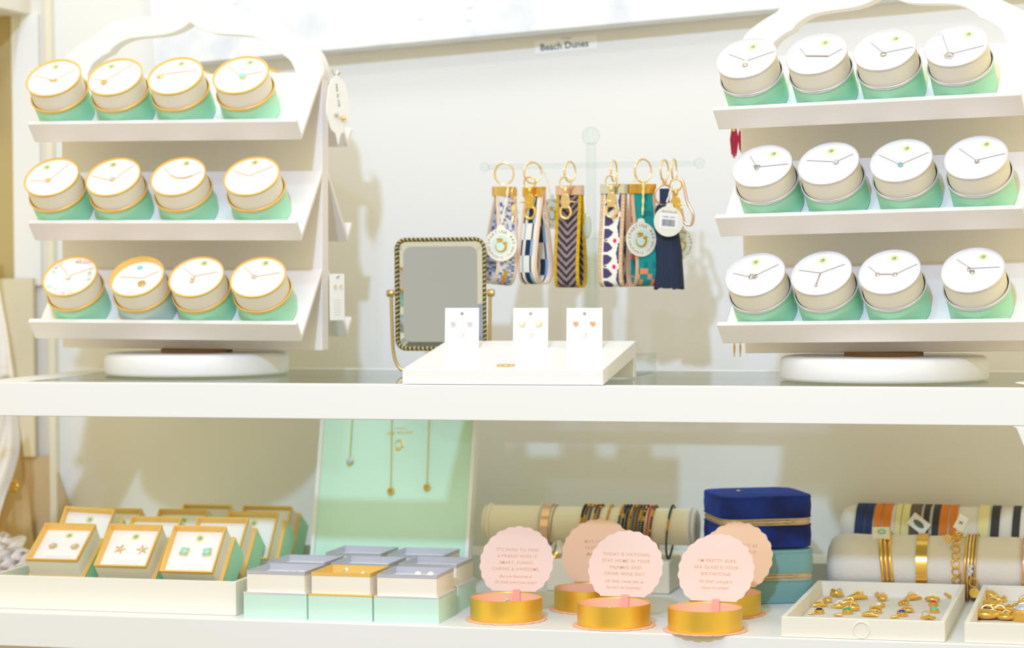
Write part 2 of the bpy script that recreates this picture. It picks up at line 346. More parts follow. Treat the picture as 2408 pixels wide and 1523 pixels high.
def round_box(kind,M,label,group,rho,em,text_lines=True,floral=False,empale=None,short=False):
    t=thing('round_gift_box',M,label,'gift box',group)
    foil=GOLDP if kind=='gold' else SILVP; r=.0350
    def mk(key,fn):
        k=(kind,key,floral,empale)
        if k in RB: return dup(RB[k],parent=t)
        RB[k]=fn(); return RB[k]
    mk('base',lambda:MB().lathe([(0,0),(r-.0006,0),(r,.0008),(r,.0355)],64,cap=False).build('base',PALE if empale else MINT,t))
    rn=random.Random(5)
    def band():
        th=.0011 if kind=='gold' else .0009
        b=MB(); b.grid(lambda u,v:((r+.0006+th*sin(2*PI*v))*cos(2*PI*u)*(1+.004*sin(u*41)),(r+.0006+th*sin(2*PI*v))*sin(2*PI*u)*(1+.004*sin(u*41)),.0362+.0019*cos(2*PI*v)),96,8,None,0,True,True); b.c=None
        return b.build('band',foil,t,60)
    mk('band',band)
    mk('lid',lambda:MB().lathe([(r-.0014,.0355),(r-.0014,HB-.0018)],64,cap=False).build('insert_wall',CREAM,t))
    def rim():
        b=MB(); b.lathe([(r-.0014,HB-.0030),(r-.0006,HB-.0024),(r-.0001,HB-.0006),(r-.0008,HB+.0002),(r-.0021,HB),(r-.0025,HB-.0012),(r-.0025,HB-.0105)],64,cap=False)
        return b.build('rim',foil,t,60)
    mk('rim',rim)
    def crd():
        b=MB()
        if floral:
            rr=random.Random(7); fl=[(a+rr.uniform(-.1,.1),rr.uniform(.74,.98),rr.uniform(.05,.12),rr.choice([(250,190,190),(246,160,160),(190,226,200),(252,214,190),(170,214,190)])) for a in[2*PI*k/26 for k in range(26)]]
            def cf(u,v):
                a=2*PI*u
                for fa,fr,fs,c in fl:
                    d=math.hypot(v*cos(a)-fr*cos(fa),v*sin(a)-fr*sin(fa))
                    if d<fs*(.7+.4*sin(5*a+9*v)): return c
                return (250,247,244)
            b.grid(lambda u,v:((r-.0022)*v*cos(2*PI*u),(r-.0022)*v*sin(2*PI*u),0),96,24,cf,0,True)
            return b.build('card',mat('floral_card',attr=True,rough=.6),t)
        return b.disc(r-.0022,-.0008,0,64).build('card',CARD,t)
    rec=.0022 if kind=='gold' else .0034
    if short: rec=.0085
    c=mk('card',crd); c.matrix_local=T(0,0,HB-rec)@R(rho,'Z')
    ex,ey=em
    e=('em',kind,empale,floral)
    if floral: emblem(c,T(ex,ey,.0001)@R(-rho,'Z'),.0030,[mat('emblem_gold',(222,196,150),.4,.3),CARD,mat('emblem_gold',(222,196,150),.4,.3)])
    elif empale: emblem(c,T(ex,ey,.0001)@R(-rho,'Z'),.0036,[mat('emblem_teal',(120,205,200),.5),mat('emblem_teal',(120,205,200),.5),CARD])
    else: emblem(c,T(ex,ey,.0001)@R(-rho,'Z'))
    if text_lines and not floral:
        b=MB()
        for k in range(5): b.box(-.013+.001*k*(k%2),.013-.0012*k,-.0162-.0022*k,-.0157-.0022*k,0,.00012)
        b.build('printed_lines',PRINT,c)
        MB().box(-.007,.007,.0085,.0092,0,.00012).build('printed_heading',PRINT,c)
    return t,c,HB-rec
def pend(b,kind,x,y,z=.0012,m=0,g=1):
    P=lambda *a:T(x,y,z)
    if kind=='disc': b.lathe([(0,0),(.0048,.0002),(.0052,.0008),(.0045,.0014),(0,.0011)],24,m,T(x,y,z),False)
    elif kind=='gem': b.lathe([(0,0),(.0030,0),(.0033,.0012),(.0028,.0018)],20,m,T(x,y,z)); b.lathe([(.0027,.0018),(.0020,.0027),(0,.0028)],8,g,T(x,y,z),False)
    elif kind=='smallgem': b.torus(.0022,.0006,m,20,6,T(x,y,z)); b.sph((x,y,z),.0016,g,8)
    elif kind=='stone': b.lathe([(0,0),(.0046,0),(.0049,.0015)],6,m,T(x,y,z)); b.sph((x,y,z+.002),.0044,g,14,(1,1,.55))
    elif kind=='ring': b.torus(.0036,.0009,m,24,6,T(x,y,z)); b.torus(.0018,.0006,m,16,6,T(x+.001,y,z))
    elif kind=='ring1': b.torus(.0030,.0007,m,24,6,T(x,y,z))
    elif kind=='pearl': b.torus(.0028,.0006,m,20,6,T(x,y-.0042,z)); b.sph((x,y,z+.0005),.0026,g,12)
    elif kind=='bow': 
        for sx in(-1,1): b.torus(.0022,.0008,m,16,6,T(x+sx*.0026,y,z)@R(sx*.4,'Z'),ex=.7)
        b.sph((x,y,z),.0014,m,8)
    elif kind=='shell':
        b.prism([(x-.0042,y+.003),(x,y+.0042),(x+.0042,y+.003),(x,y-.0050)],z-.0004,z+.0012,m)
        for k in(-1,0,1): b.tube([(x,y-.0045,z+.0014),(x+k*.0028,y+.0030,z+.0014)],.0004,5,m=m)
    elif kind=='flower':
        for k in range(6): b.torus(.0019,.0006,m,14,5,T(x+.0030*cos(k*PI/3),y+.0030*sin(k*PI/3),z))
        b.sph((x,y,z),.0018,g,8)
    elif kind=='knot':
        b.torus(.0030,.0008,m,20,6,T(x-.0018,y,z)@R(.5,'X')); b.torus(.0026,.0008,m,20,6,T(x+.0028,y+.0004,z+.0005)@R(-.5,'Y')); b.sph((x-.0015,y-.0018,z),.0016,g,8)
    elif kind=='double': b.torus(.0024,.0006,m,18,6,T(x,y,z)); b.sph((x,y,z),.0018,g,10); b.torus(.0022,.0006,m,18,6,T(x+.0002,y-.0052,z)); b.sph((x,y-.0052,z),.0014,g,8)
    elif kind=='blob': b.sph((x,y,z),.0036,m,12,(1.2,.9,.4)); b.sph((x+.003,y+.0022,z),.002,m,8,(1,1,.5))
    elif kind=='drop': b.tube([(x,y,z),(x-.0012,y-.017,z)],.0008,6,m=m); b.sph((x-.0013,y-.0185,z),.0016,m,8,(1,1.6,.8)); b.sph((x,y,z),.0012,m,8)
    elif kind=='bar': pass
    elif kind=='flipflop':
        b.sph((x-.0026,y+.002,z),.0026,m,10,(.7,1.2,.4)); b.sph((x+.002,y-.0026,z),.0028,m,10,(.7,1.2,.4)); b.torus(.0026,.0005,m,14,5,T(x+.002,y-.002,z))
    elif kind=='tiny': b.sph((x,y-.0018,z),.0020,g,10); b.tube([(x-.0024,y+.0008,z),(x+.0024,y+.0008,z)],.0006,6,m=m)
def necklace(M,zc,metal,gm,pts,kind,label,group,ppos):
    # pts: local (x,y) chain polyline on the card
    t=thing('necklace',M@T(0,0,zc),label,'necklace',group)
    z=.0006
    c=MB(); pp=[(x,y,z) for x,y in pts]
    path=[]
    for a,b_ in zip(pp[:-1],pp[1:]):
        n=max(2,int((Vector(b_)-Vector(a)).length/.0014))
        path+=[Vector(a).lerp(Vector(b_),i/n) for i in range(n)]
    path.append(Vector(pp[-1]))
    path=[Vector((p.x,p.y,-.0006)) if i in(0,len(path)-1) else p for i,p in enumerate(path)]
    c.tube(path,[.00038 if i%2 else .00062 for i in range(len(path))],6)
    c.build('chain',CHG if metal is GOLD else CHS,t)
    b=MB()
    if kind=='bar': b.tube([Vector(pts[1]+(z+.0004,)),Vector(pts[2]+(z+.0004,))],.0010,8); 
    elif kind=='barknot':
        b.tube([Vector(pts[1]+(z+.0004,)),Vector(pts[2]+(z+.0004,))],.0007,8)
        for q in(pts[1],pts[2]): b.sph(q+(z,),.0024,0,8,(1.2,1,.5)); b.torus(.002,.0006,0,14,5,T(q[0],q[1]-.001,z))
    elif kind=='curve': b.tube([Vector((x,y,z+.0003)) for x,y in pts[1:-1]],.0009,8)
    else: pend(b,kind,*ppos)
    b.build('pendant',[metal,gm],t)
def plane_xy(M,zc,px,py):
    o=M@Vector((0,0,zc)); n=(M.to_3x3()@Vector((0,0,1))); r=ray(px,py); q=CAM+r*((o-CAM).dot(n)/r.dot(n))
    l=M.inverted()@q; return l.x,l.y
def place_row(A,i,data,kind,side,rown):
    pos=['leftmost','second','third','rightmost']
    for k,(fc,emp,pts,pk,pp,desc,gm,opt) in enumerate(data):
        s=0
        for _ in range(12):
            M=slot(A,i,s); s+=(fc[0]-proj(M@Vector((0,0,HB-.002)))[0])/2080
        fr='gold' if kind=='gold' else 'silver'
        rho=random.Random(i*7+k).uniform(-.15,.15)
        lab='%s-rimmed round box showing %s, %s on %s tray of %s stand'%(fr,desc,pos[k],rown,side)
        zc=HB-.0022 if kind=='gold' else HB-.0034
        short=opt.get('short'); 
        if short: zc=HB-.0085
        off=Vector(proj(M@Vector((0,0,zc))))-Vector(fc)
        def L(p): return plane_xy(M,zc,p[0]+off[0],p[1]+off[1])
        def Lc(p,lim=.0318):
            q=Vector(L(p)); return tuple(q if q.length<lim else q*(lim/q.length))
        e=Vector(L(emp)); e=R(-rho,'Z').to_2x2()@e if False else e
        er=(Matrix.Rotation(-rho,2)@e)
        round_box(kind,M,' '.join(lab.split()),'round %s-rimmed gift boxes'%fr,rho,(er.x,er.y),True,opt.get('floral'),opt.get('pale'),short)
        P=[Lc(p) for p in pts]
        metal=GOLD if kind=='gold' else SILV
        necklace(M,zc,metal,gm,P,pk,'%s necklace with %s, in %s box, %s tray, %s stand'%(fr,desc,pos[k],rown,side),'necklaces shown on round boxes',L(pp))
        if kind=='silver' and False: pass
W_=PEARL
LT=[[((133,187),(137.5,160),[(88,181),(134,191),(182,165)],'bow',(132,192),'bow pendant',W_,{}),
((272,184.6),(264,159),[(222,189),(250,192),(320,149)],'ring',(247,197),'small ring pendant',W_,{}),
((411,182),(425,152),[(372,164),(385,177),(463,166)],'blob',(375,184),'gold shell pendant',W_,{}),
((563,177),(585,146.5),[(530,153),(562,178),(617,167)],'stone',(568,181),'turquoise pendant',TURQ,{})],
[((125,417),(114,393),[(75,425),(118,424),(165,384)],'gem',(117,425),'square gold pendant',GOLD,{}),
((265,418),(265,388.6),[(216,415),(262,427),(314,388)],'gem',(263,424),'clear gem pendant',CRYS,{}),
((415,416),(434,384),[(382,394),(398,413),(412,419),(430,419),(448,413),(470,403)],'curve',(420,419),'curved bar',W_,{}),
((586,414),(593.6,381),[(540,400),(581,413),(637,389)],'tiny',(581,414),'tiny white drop',PEARL,{})],
[((164.5,656),(186,619),[(143,629),(161,655),(226,632)],'gem',(161,660),'white gem',PEARL,{'floral':1}),
((318,658.6),(322,628),[(275,650),(328,653),(367,636)],'disc',(326,667),'round gold disc',W_,{'pale':1,'short':1}),
((456,657),(474,624),[(424,633),(450,655),(507,644)],'double',(448,660),'twin white drops',PEARL,{}),
((600,656.6),(618,622.6),[(567,631),(592,655),(653,645)],'gem',(591,656),'large clear gem',CRYS,{})]]
RT_=[[((1759,133),(1773,103),[(1716,120),(1759,136),(1825,114)],'pearl',(1757,141),'pearl and ring',PEARL,{}),
((1922,124.5),(1941,95),[(1882,106),(1898,126),(1949,127),(1982,109)],'bar',(0,0),'straight twisted bar',W_,{}),
((2080,117.5),(2104,88),[(2046,96),(2076,121),(2144,108)],'ring1',(2076,125),'open circle pendant',CRYS,{}),
((2243,103),(2269,73),[(2209,72),(2226,119),(2305,100)],'flower',(2226,122),'openwork flower pendant',CRYS,{})],
[((1798,388.6),(1824,357),[(1768,361),(1785,388),(1860,381)],'shell',(1784,391),'fan shell pendant',W_,{}),
((1953,382.5),(1958,350),[(1900,372),(1969,376),(2011,357)],'gem',(1970,378),'clear square gem',CRYS,{}),
((2121,376.5),(2133,345),[(2068,359),(2118,383),(2191,352)],'gem',(2119,385),'aqua gem',gem((90,190,205)),{}),
((2291,369),(2314,335),[(2251,344),(2291,372),(2357,357)],'smallgem',(2293,376),'tiny round pendant',CRYS,{})],
[((1783,637.5),(1783,605),[(1729,631),(1774,641),(1838,610)],'knot',(1777,641),'knotted pendant',CRYS,{}),
((1938,637.5),(1940,604),[(1883,627),(1935,634),(1993,613)],'drop',(1935,635),'long straight drop',W_,{}),
((2096,635),(2106,600),[(2046,618),(2068,638),(2108,638),(2164,612)],'barknot',(0,0),'slim bar pendant',W_,{}),
((2286,633),(2309,599),[(2248,604),(2281,626),(2348,623)],'flipflop',(2281,632),'twin sandal pendants',W_,{})]]
for i,rn_ in enumerate(('top','middle','bottom')):
    place_row(AL,i,LT[i],'gold','left',rn_); place_row(AR,i,RT_[i],'silver','right',rn_)
# boxes standing on the far side of the left stand
for (i,s,lab) in ((0,.06,'between leftmost front boxes'),(0,-.035,'between middle front boxes'),(0,-.135,'beside right foot of arch'),(1,-.130,'peeking out beside middle tray'),(2,-.125,'peeking out beside bottom tray')):
    round_box('gold',slot(AL,i,s,True),'gold-rimmed box on far side of left stand, '+lab,'boxes on the far side of the left stand',0,(0,.02))
# decorative script on the bottom left box
# earring cards hung from the right edge of the left stand
def hook(b,x,y,z): b.tube([(x,y+.004,z),(x-.001,y,z+.003),(x,y-.006,z+.001),(x,y-.008,z-.004)],.0008,6)
M=T(-.273,.205,.330)@R(rad(74),'Z')@XZ
t=thing('earring_card',M,'white ogee-shaped earring card hanging at the right edge of the left stand, top','earring card','earring cards hanging on the left stand')
og=smooth([(0,.045),(.004,.036),(.012,.033),(.020,.024),(.0235,.012),(.026,.0),(.0265,-.01),(.021,-.020),(.016,-.029),(.006,-.034),(0,-.047)],(0,),4)
MB().prism([(x*.9,z) for x,z in og]+[(-x*.9,z) for x,z in og[::-1][1:-1]],-.0006,.0006).build('card',CARD,t)
text('sea la vie',.008,T(0,.014,.0008)@R(-PI/2+.2,'Z'),mat('green_print',(110,160,130),.6),t)
hk=MB(); hook(hk,0,0,0); hk.build('hook',BRASS,t,M=T(.0,.041,0)@R(PI/2,'X'))
def stud(M,kind,label,group,metal=GOLD,gm=CRYS,r=.0035):
    t=thing('stud_earring',M,label,'earring',group)
    b=MB(); g=MB()
    if kind=='crystal': b.lathe([(r*.5,0),(r*.9,.0015),(r,.0024)],8); g.lathe([(r*.97,.0024),(r*.7,.0042),(0,.0044)],8,cap=False)
    elif kind=='pearl': b.lathe([(r*.5,0),(r*1.05,.001),(r*1.05,.002),(r*.85,.0024)],24); g.sph((0,0,.0032),r*.82,0,16)
    elif kind=='square': b.box(-r,r,-r,r,0,.0028); g.sph((0,0,.003),r*1.0,0,16,(1,1,.6))
    elif kind=='heart':
        h=[(r*.075*16*sin(a)**3*.8,r*.075*(13*cos(a)-5*cos(2*a)-2*cos(3*a)-cos(4*a))*.8) for a in[2*PI*i/28 for i in range(28)]]
        b.prism(h,0,.0022)
        for x,y in [(x*r,y*r) for x,y in((-.45,.3),(0,.1),(.45,.3),(-.2,-.2),(.2,-.2),(0,-.6),(-.6,.0),(.6,.0),(-.1,.45))]: g.sph((x,y,.0023),r*.2,0,8)
    elif kind=='star':
        for k in range(5):
            a=2*PI*k/5+PI/2; b.tube([(0,0,.001),(r*1.5*cos(a),r*1.5*sin(a),.0006)],[r*.32,r*.12],8)
        g.sph((0,0,.0016),r*.2,0,8)
    elif kind=='flower':
        for k in range(6): b.torus(r*.32,r*.1,0,12,5,T(r*.6*cos(k*PI/3),r*.6*sin(k*PI/3),.001))
        g.sph((0,0,.0016),r*.4,0,10)
    elif kind=='hoop': b.torus(r,r*.22,0,24,6,T(0,0,.0015)); g.sph((0,-r,.002),r*.35,0,8)
    b.build('setting',metal,t); g.build('stone',gm,t)
    return t
stud(M@T(-.006,-.010,.0008),'crystal','clear stone stud, left of two on the ogee-shaped card','earrings on the ogee-shaped card')
stud(M@T(.008,-.014,.0008),'pearl','round gold stud, right of two on the ogee-shaped card','earrings on the ogee-shaped card',gm=GOLD)
M=T(-.2745,.2,.0965)@R(rad(66),'Z')@XZ
t=thing('earring_card',M,'narrow white rectangular earring card hanging low at the right edge of the left stand','earring card','earring cards hanging on the left stand')
MB().prism(rrect(-.013,.013,-.0285,.0285,.001,2),-.0004,.0004).build('card',CARD,t)
hk=MB(); hook(hk,0,0,0); hk.build('hook',SILV,t,M=T(.0,.026,0)@R(PI/2,'X'))
b=MB()
for k in range(7): b.box(-.006,.006,-.004-.003*k,-.0035-.003*k,.0004,.0006)
b.build('printed_lines',PRINT,t)
for k in(-1,1): stud(M@T(k*.005,.013,.0006),'hoop','small gold stud on the narrow card, %s of the pair'%('left' if k<0 else 'right'),'earrings on the narrow card',r=.002)
# red tassel earrings and gold drops behind the right stand
for k,(px,y0,y1,w) in enumerate(((1731,285,371,.0085),(1748,285,358,.0065))):
    a=onY(px,y0,.285); c=onY(px+1,y1,.285)
    t=thing('tassel_earring',T(*a),'red tassel earring under the top tray of the right stand, %s'%('wider left one' if k==0 else 'narrower right one'),'earring','red tassel earrings')
    MB().tube([(0,0,0),(0,0,-.01)],.0022,10).build('cap',GOLD,t)
    L=a.z-c.z; b=MB()
    for q in range(11):
        u=(q-5)/5; b.tube([(u*w*.3,0,-.006),(u*w*.5,.001*(q%3),-L*.45),(u*w*.35,0,-L*(1-.12*abs(u)-.05*(q%3)))],[.0006,.0010,.0005],6)
    b.build('tassel',mat('crimson_thread',(176,40,58),.7),t)
for k,px in enumerate((1733,1747)):
    a=onY(px,778,.285); t=thing('drop_earring',T(*a),'slim gold drop earring below the bottom tray of the right stand, %s'%('left' if k==0 else 'right'),'earring','gold drop earrings')
    MB().tube([(0,0,0),(0,0,-.018)],.0006,6).build('wire',GOLDD,t)
    MB().tube([(0,0,-.014),(.0003,0,-.020),(0,0,-.032)],[.0006,.0016,.0004],8).build('drop',GOLDD,t)
# ---------------------------------------------------------------- ramp, mirror, acrylic stand
rp=thing('display_ramp',T(-.0128,.003,0),'white slanted display ramp holding three earring cards at the front of the glass top','display ramp')
w=.1165; D=.178; sl=math.atan2(.0262,D)
b=MB(); b.prism([(0,.0005),(0,.0175),(D,.0437),(D,.001),(D-.012,.001),(D-.012,.0240),(.001,.0005)],-w,w,0,Matrix(((0,0,1,0),(1,0,0,0),(0,1,0,0),(0,0,0,1))))
b.build('ramp',mat('white_gloss_board',(244,244,242),.3),rp,bevel=.0008)
def ramp_pt(x,y): return Vector((x,y,.0175+(y-.003)*.147))
e=MB()
for x,rr in((-.0075,.0036),(-.001,.0042),(.0055,.0036)): e.torus(rr,.0006,0,24,5,T(x,0,.0003),ex=1.6)
o=e.build('scroll_emblem',mat('gold_script',(226,190,130),.4,.4),rp,label='gold scroll emblem printed on the slope'); o.matrix_local=T(.0,.022,.0178+.022*.147)@R(sl,'X')
def ecard(px0,px1,kind,desc,gm,metal=GOLD):
    a=(px0+px1)/2; nrm=Vector((0,-.147,1)); o_=Vector((0,.003,.0175)); r=ray(a,822); c=CAM+r*((o_-CAM).dot(nrm)/r.dot(nrm)); Y=c.y; zz=c.z
    wd=(onY(px1,780,Y)-onY(px0,780,Y)).length*.98; hh=onY(a,723,Y+.004).z-zz
    M=T(c.x,Y+.004,zz-.0015)@R(rad(4),'Z')@XZ@R(-rad(5),'X')
    t=thing('earring_card',M,'white card with %s studs standing on the slanted ramp'%desc,'earring card','earring cards on the ramp')
    H_=hh+.0015; hy=H_-.0068; hr=.0021; n=16
    b=MB(); ring=[(hr*cos(2*PI*i/n+PI/4),hy+hr*sin(2*PI*i/n+PI/4)) for i in range(n)]
    X_=wd/2; sq=[(X_,H_),(-X_,H_),(-X_,0),(X_,0)]
    for z in(-.0004,.0004): pass
    k=[ring[0]]
    # card front as 4 regions around the hole
    for qi in range(4):
        arc=[ring[(qi*4+j)%n] for j in range(5)]
        b.prism([sq[qi],sq[(qi+1)%4]]+arc[::-1],-.0004,.0004)
    b.build('card',CARD,t)
    e=MB(); e.tube([(.0026*cos(rad(x)),.0026*sin(rad(x)),.0005) for x in range(-220,70,20)],[.0002+.0004*i/14 for i in range(15)],5); e.sph((.0018,.0016,.0005),.0012,0,8,(1,1,.3))
    e.build('emblem',mat('copper_emblem',(232,192,150),.4,.3),t,M=T(0,.0175,0))
    text('spartina',.0042,T(0,.0105,.0005)@I4,mat('pale_print',(226,222,216),.6),t)
    for k in(-1,1):
        stud(M@T(k*.0100,H_-.0185,.0008),kind,'%s stud on the ramp card with %s studs, %s one'%(('left' if k<0 else 'right'),desc,'left' if k<0 else 'right') if False else '%s stud, %s of the pair on its ramp card'%(desc,'left' if k<0 else 'right'),'earring studs on the ramp cards',metal,gm,.0036)
ecard(1041,1122,'crystal','clear crystal',CRYS); ecard(1204,1288,'pearl','gold-ringed pearl',PEARL); ecard(1332,1418,'heart','rose gold heart',ROSE,ROSE)
# mirror
mr=thing('table_mirror',T(-.157,.25,0),'small tilting rectangular vanity mirror with a twisted brass frame, behind the ramp','mirror')
z0,z1,hw=.031,.1665,.0565
rr=rrect(-hw,hw,z0,z1,.012,8)
def dense(poly,st):
    out=[];n=len(poly)
    for i in range(n):
        a=Vector(poly[i]);c=Vector(poly[(i+1)%n]);k=max(1,round((c-a).length/st))
        out+=[a.lerp(c,j/k) for j in range(k)]
    return out
dp=dense(rr,.0009); N=len(dp)
for ph in(0,PI):
    b=MB(); path=[]
    for i,p in enumerate(dp):
        t=(dp[(i+1)%N]-dp[i-1]).normalized(); nn=Vector((t.y,-t.x)); a=2*PI*round(N/6.2)*i/N+ph
        path.append((p.x+nn.x*.0013*cos(a),.0016*sin(a),p.y+nn.y*.0013*cos(a)))
    b.tube(path,.00135,6,True); b.build('twisted_strand',BRASS if ph else mat('dark_green_brass',(70,84,58),.35,.8),mr,60)
GL=mat('mirror_silver',(208,216,234),.02,1.)
b=MB(); ri=[Vector((p[0]*.97,(p[1]-.0988)*.975+.0988)) for p in rr]; rb=[Vector((p[0]*.845,(p[1]-.0988)*.87+.0988)) for p in rr]; n=len(rr)
b.add([(p.x,.0012,p.y) for p in ri]+[(p.x,-.0004,p.y) for p in rb],[tuple(range(n,2*n))]+[(i,(i+1)%n,n+(i+1)%n,n+i) for i in range(n)])
b.add([(p.x,.0014,p.y) for p in ri]+[(p.x,.0026,p.y) for p in ri],[tuple(range(n,2*n))]+[(i,(i+1)%n,n+(i+1)%n,n+i) for i in range(n)],1)
b.build('mirror_glass',[GL,BRASS],mr,8)
hk=hw+.0072
U_=smooth([(-hk,0,.1),(-hk+.0005,0,.07),(-hk+.002,0,.030),(-hk+.008,0,.010),(-hk+.022,0,.003),(0,0,.0022),(hk-.022,0,.003),(hk-.008,0,.010),(hk-.002,0,.030),(hk-.0005,0,.07),(hk,0,.1)],(),5)
MB().tube(U_,.0022,8).build('u_bracket',BRASS,mr,60)
for sx in(-1,1):
    b=MB(); b.lathe([(.0042,-.004),(.0046,-.0032),(.0046,.0032),(.0042,.004)],16,0,T(sx*(hk+.001),0,.100)@R(PI/2,'Y')); b.tube([(sx*(hw-.001),0,.1),(sx*hk,0,.1)],.0018,8)
    b.build('pivot_knob',BRASS,mr)
MB().lathe([(0,.0002),(.040,.0002),(.042,.001),(.042,.0022),(.038,.0035),(0,.0040)],48).build('foot',BRASS,mr,M=T(0,.022,0))
# acrylic T-bar stand
ac=thing('acrylic_stand',T(.0235,.30,0),'clear acrylic T-bar stand with ball ends holding the key fobs','key fob stand')
MB().box(-.072,.0705,-.05,.05,.0002,.0225).build('base',ACRYL,ac,bevel=.001)
MB().disc(.0092,.0226,.1667,32).build('sleeve',ACRYL,ac)
MB().disc(.0060,.0230,.2840,32).build('pole',ACRYL,ac)
MB().sph((0,0,.2925),.0112,0,32).build('ball_finial',ACRYL,ac,60)
b=MB(); b.lathe([(.0033,-.1285),(.0033,.1315)],20,0,T(0,-.0095,.2560)@R(PI/2,'Y')); b.build('crossbar',ACRYL,ac)
for x in(-.1335,.1375): MB().sph((x,-.0095,.2560),.0062 if x<0 else .0068,0,24).build('ball_end',ACRYL,ac,60)
b=MB(); b.sph((-.004,-.007,.182),.010,0,16,(.55,.2,1.6)); b.build('charm_drop',mat('sage_glass',(196,206,186),.15),ac,label='pale sage teardrop hanging on the pole')
# ---------------------------------------------------------------- key fobs
def mix(a,b,t): return tuple(a[i]*(1-t)+b[i]*t for i in range(3))
def pat1(u,v):      # v in metres along the strap
    if u<.14 or u>.86: return (232,212,190)
    r=random.Random(int(v*1000/2.6)*97+int(u*7)*13); x=r.random()
    if .10<v%.2<.118 and .35<u<.6: return (214,160,70)
    return (226,226,232) if x<.5 else ((150,160,196) if x<.8 else (96,112,164))
def pat2(u,v):
    if u<.13 or u>.87: return (236,200,172)
    q=(u-.13)/.74; r=int(v/.0205)
    if r%2: q=1-q
    if q<.14: return (28,52,84) 
    if q<.34: return (236,232,222)
    if q<.68: return (26,46,82)
    if q<.84: return (140,172,200)
    return (236,232,222)
def pat2(u,v):
    if u<.13 or u>.87: return (236,200,172)
    q=(u-.13)/.74; r=int(v/.0205)%2
    if r: return (26,48,82) if .30<q<.64 else ((150,182,208) if .64<=q<.86 else ((236,232,222) if q>.12 else (26,48,82)))
    return (238,236,228) if .22<q<.66 else ((20,50,72) if .66<=q<.76 else ((160,190,206) if q<.22 and q>.1 else (236,232,224)))
def pat3(u,v):
    if u<.13 or u>.87: 
        return (214,170,10) if (v*1000)%3<2.4 else (180,140,10)
    q=abs(u-.5); d=(v*1000+ q*34)%9.5
    d2=(d+.6*math.sin(u*90)) 
    return (48,44,52) if d2<4.9 else (150,128,132)
def pat4(u,v):
    if u<.16 or u>.84:
        return (224,192,152) if (v*1000)%3<2.2 else (204,168,128)
    q=(u-.16)/.68; P=.032; y=(v%P)/P
    # leaves on the left: two petals meeting at a point
    for cy,sg in((.27,1),(.73,-1)):
        x=(q-.08)/.62
        if 0<x<1:
            lo=.5-sg*.0; 
            c=.5-sg*(.5-.02) if False else None
        a=(q-.06)/.60
        if 0<=a<=1:
            yy=(y-.5)*sg*-1
            if .04+.10*a*a*3*.3<yy<.06+.40*math.sqrt(max(0,1-a*a))*.98 and yy<.47: 
                if yy>.03+.42*(a**2.2)*.45: return (78,66,112)
    if q>.86 and abs(y-.0)>.1 and abs(y-1)>.1 and (q-.86)/.14>abs(y-.5)*2.0-.1: return (70,66,112)
    if (q-.80)**2*.0006+((y if y<.5 else y-1)*P)**2<.0000065 if False else ((q-.74)*.0245)**2+(((y if y<.5 else y-1)-.02)*P)**2<.0030**2: return (236,30,120)
    if ((q-.20)*.0245/2.2)**2+(((y if y<.5 else y-1))*P)**2<.0012**2: return (122,118,52)
    return (243,239,228)
def pat5(u,v):
    if u<.13 or u>.87: return (222,178,142)
    r=random.Random(int(v*1000/7)*31+int(u*6)*7).random()
    if v>.098 and v<.150: return (240,150,110) if r<.35 else ((100,120,60) if r<.45 else (30,150,150))
    if v>.17: return (236,110,100) if (int(v*1000/8)%2 and u<.5) else ((236,210,200) if u<.5 else (60,130,140))
    return (22,150,146) if r<.8 else (16,128,128)
STRAPM=mat('woven_strap',attr=True,rough=.85,bump=(700,.35,'n'))
def lobster(parent,M,metal=GOLD,flip=1):
    b=MB(); b.sph((0,0,0),.0032,0,12,(1,.8,1)); b.lathe([(.0016,-.006),(.0026,-.004),(.0026,.0),(.0014,.002)],12)
    b.torus(.0072,.0011,0,28,6,T(0,0,.0078)@R(PI/2,'X'))
    body=smooth([(0,-.005),(.0048,-.009),(.0058,-.018),(.0030,-.024)],(),4)
    b.prism([(x,z) for x,z in body]+[(-x,z) for x,z in body[::-1][:-1]],-.0018,.0018,0,XZ)
    b.tube([(.0066*cos(rad(a)),0,-.0285+.0078*sin(rad(a))) for a in range(0,360,15)],.0019,8,True)
    b.tube([(0,-.001,-.017),(flip*.006,-.001,-.0158),(flip*.0125,-.001,-.016)],[.0012,.0011,.0008],6)
    return b.build('lobster_clasp',metal,parent,50,bevel=.0004,M=M)
def ring(parent,z,Rr,yaw,metal=GOLD,ex=1.12,name='split_ring'):
    b=MB(); b.torus(Rr,.0011,0,40,8,T(0,0,z)@R(rad(yaw),'Z')@R(PI/2,'X'),ex=ex); b.torus(Rr*.97,.0009,0,40,8,T(0,.0016,z)@R(rad(yaw),'Z')@R(PI/2,'X'),ex=ex)
    return b.build(name,metal,parent,60)
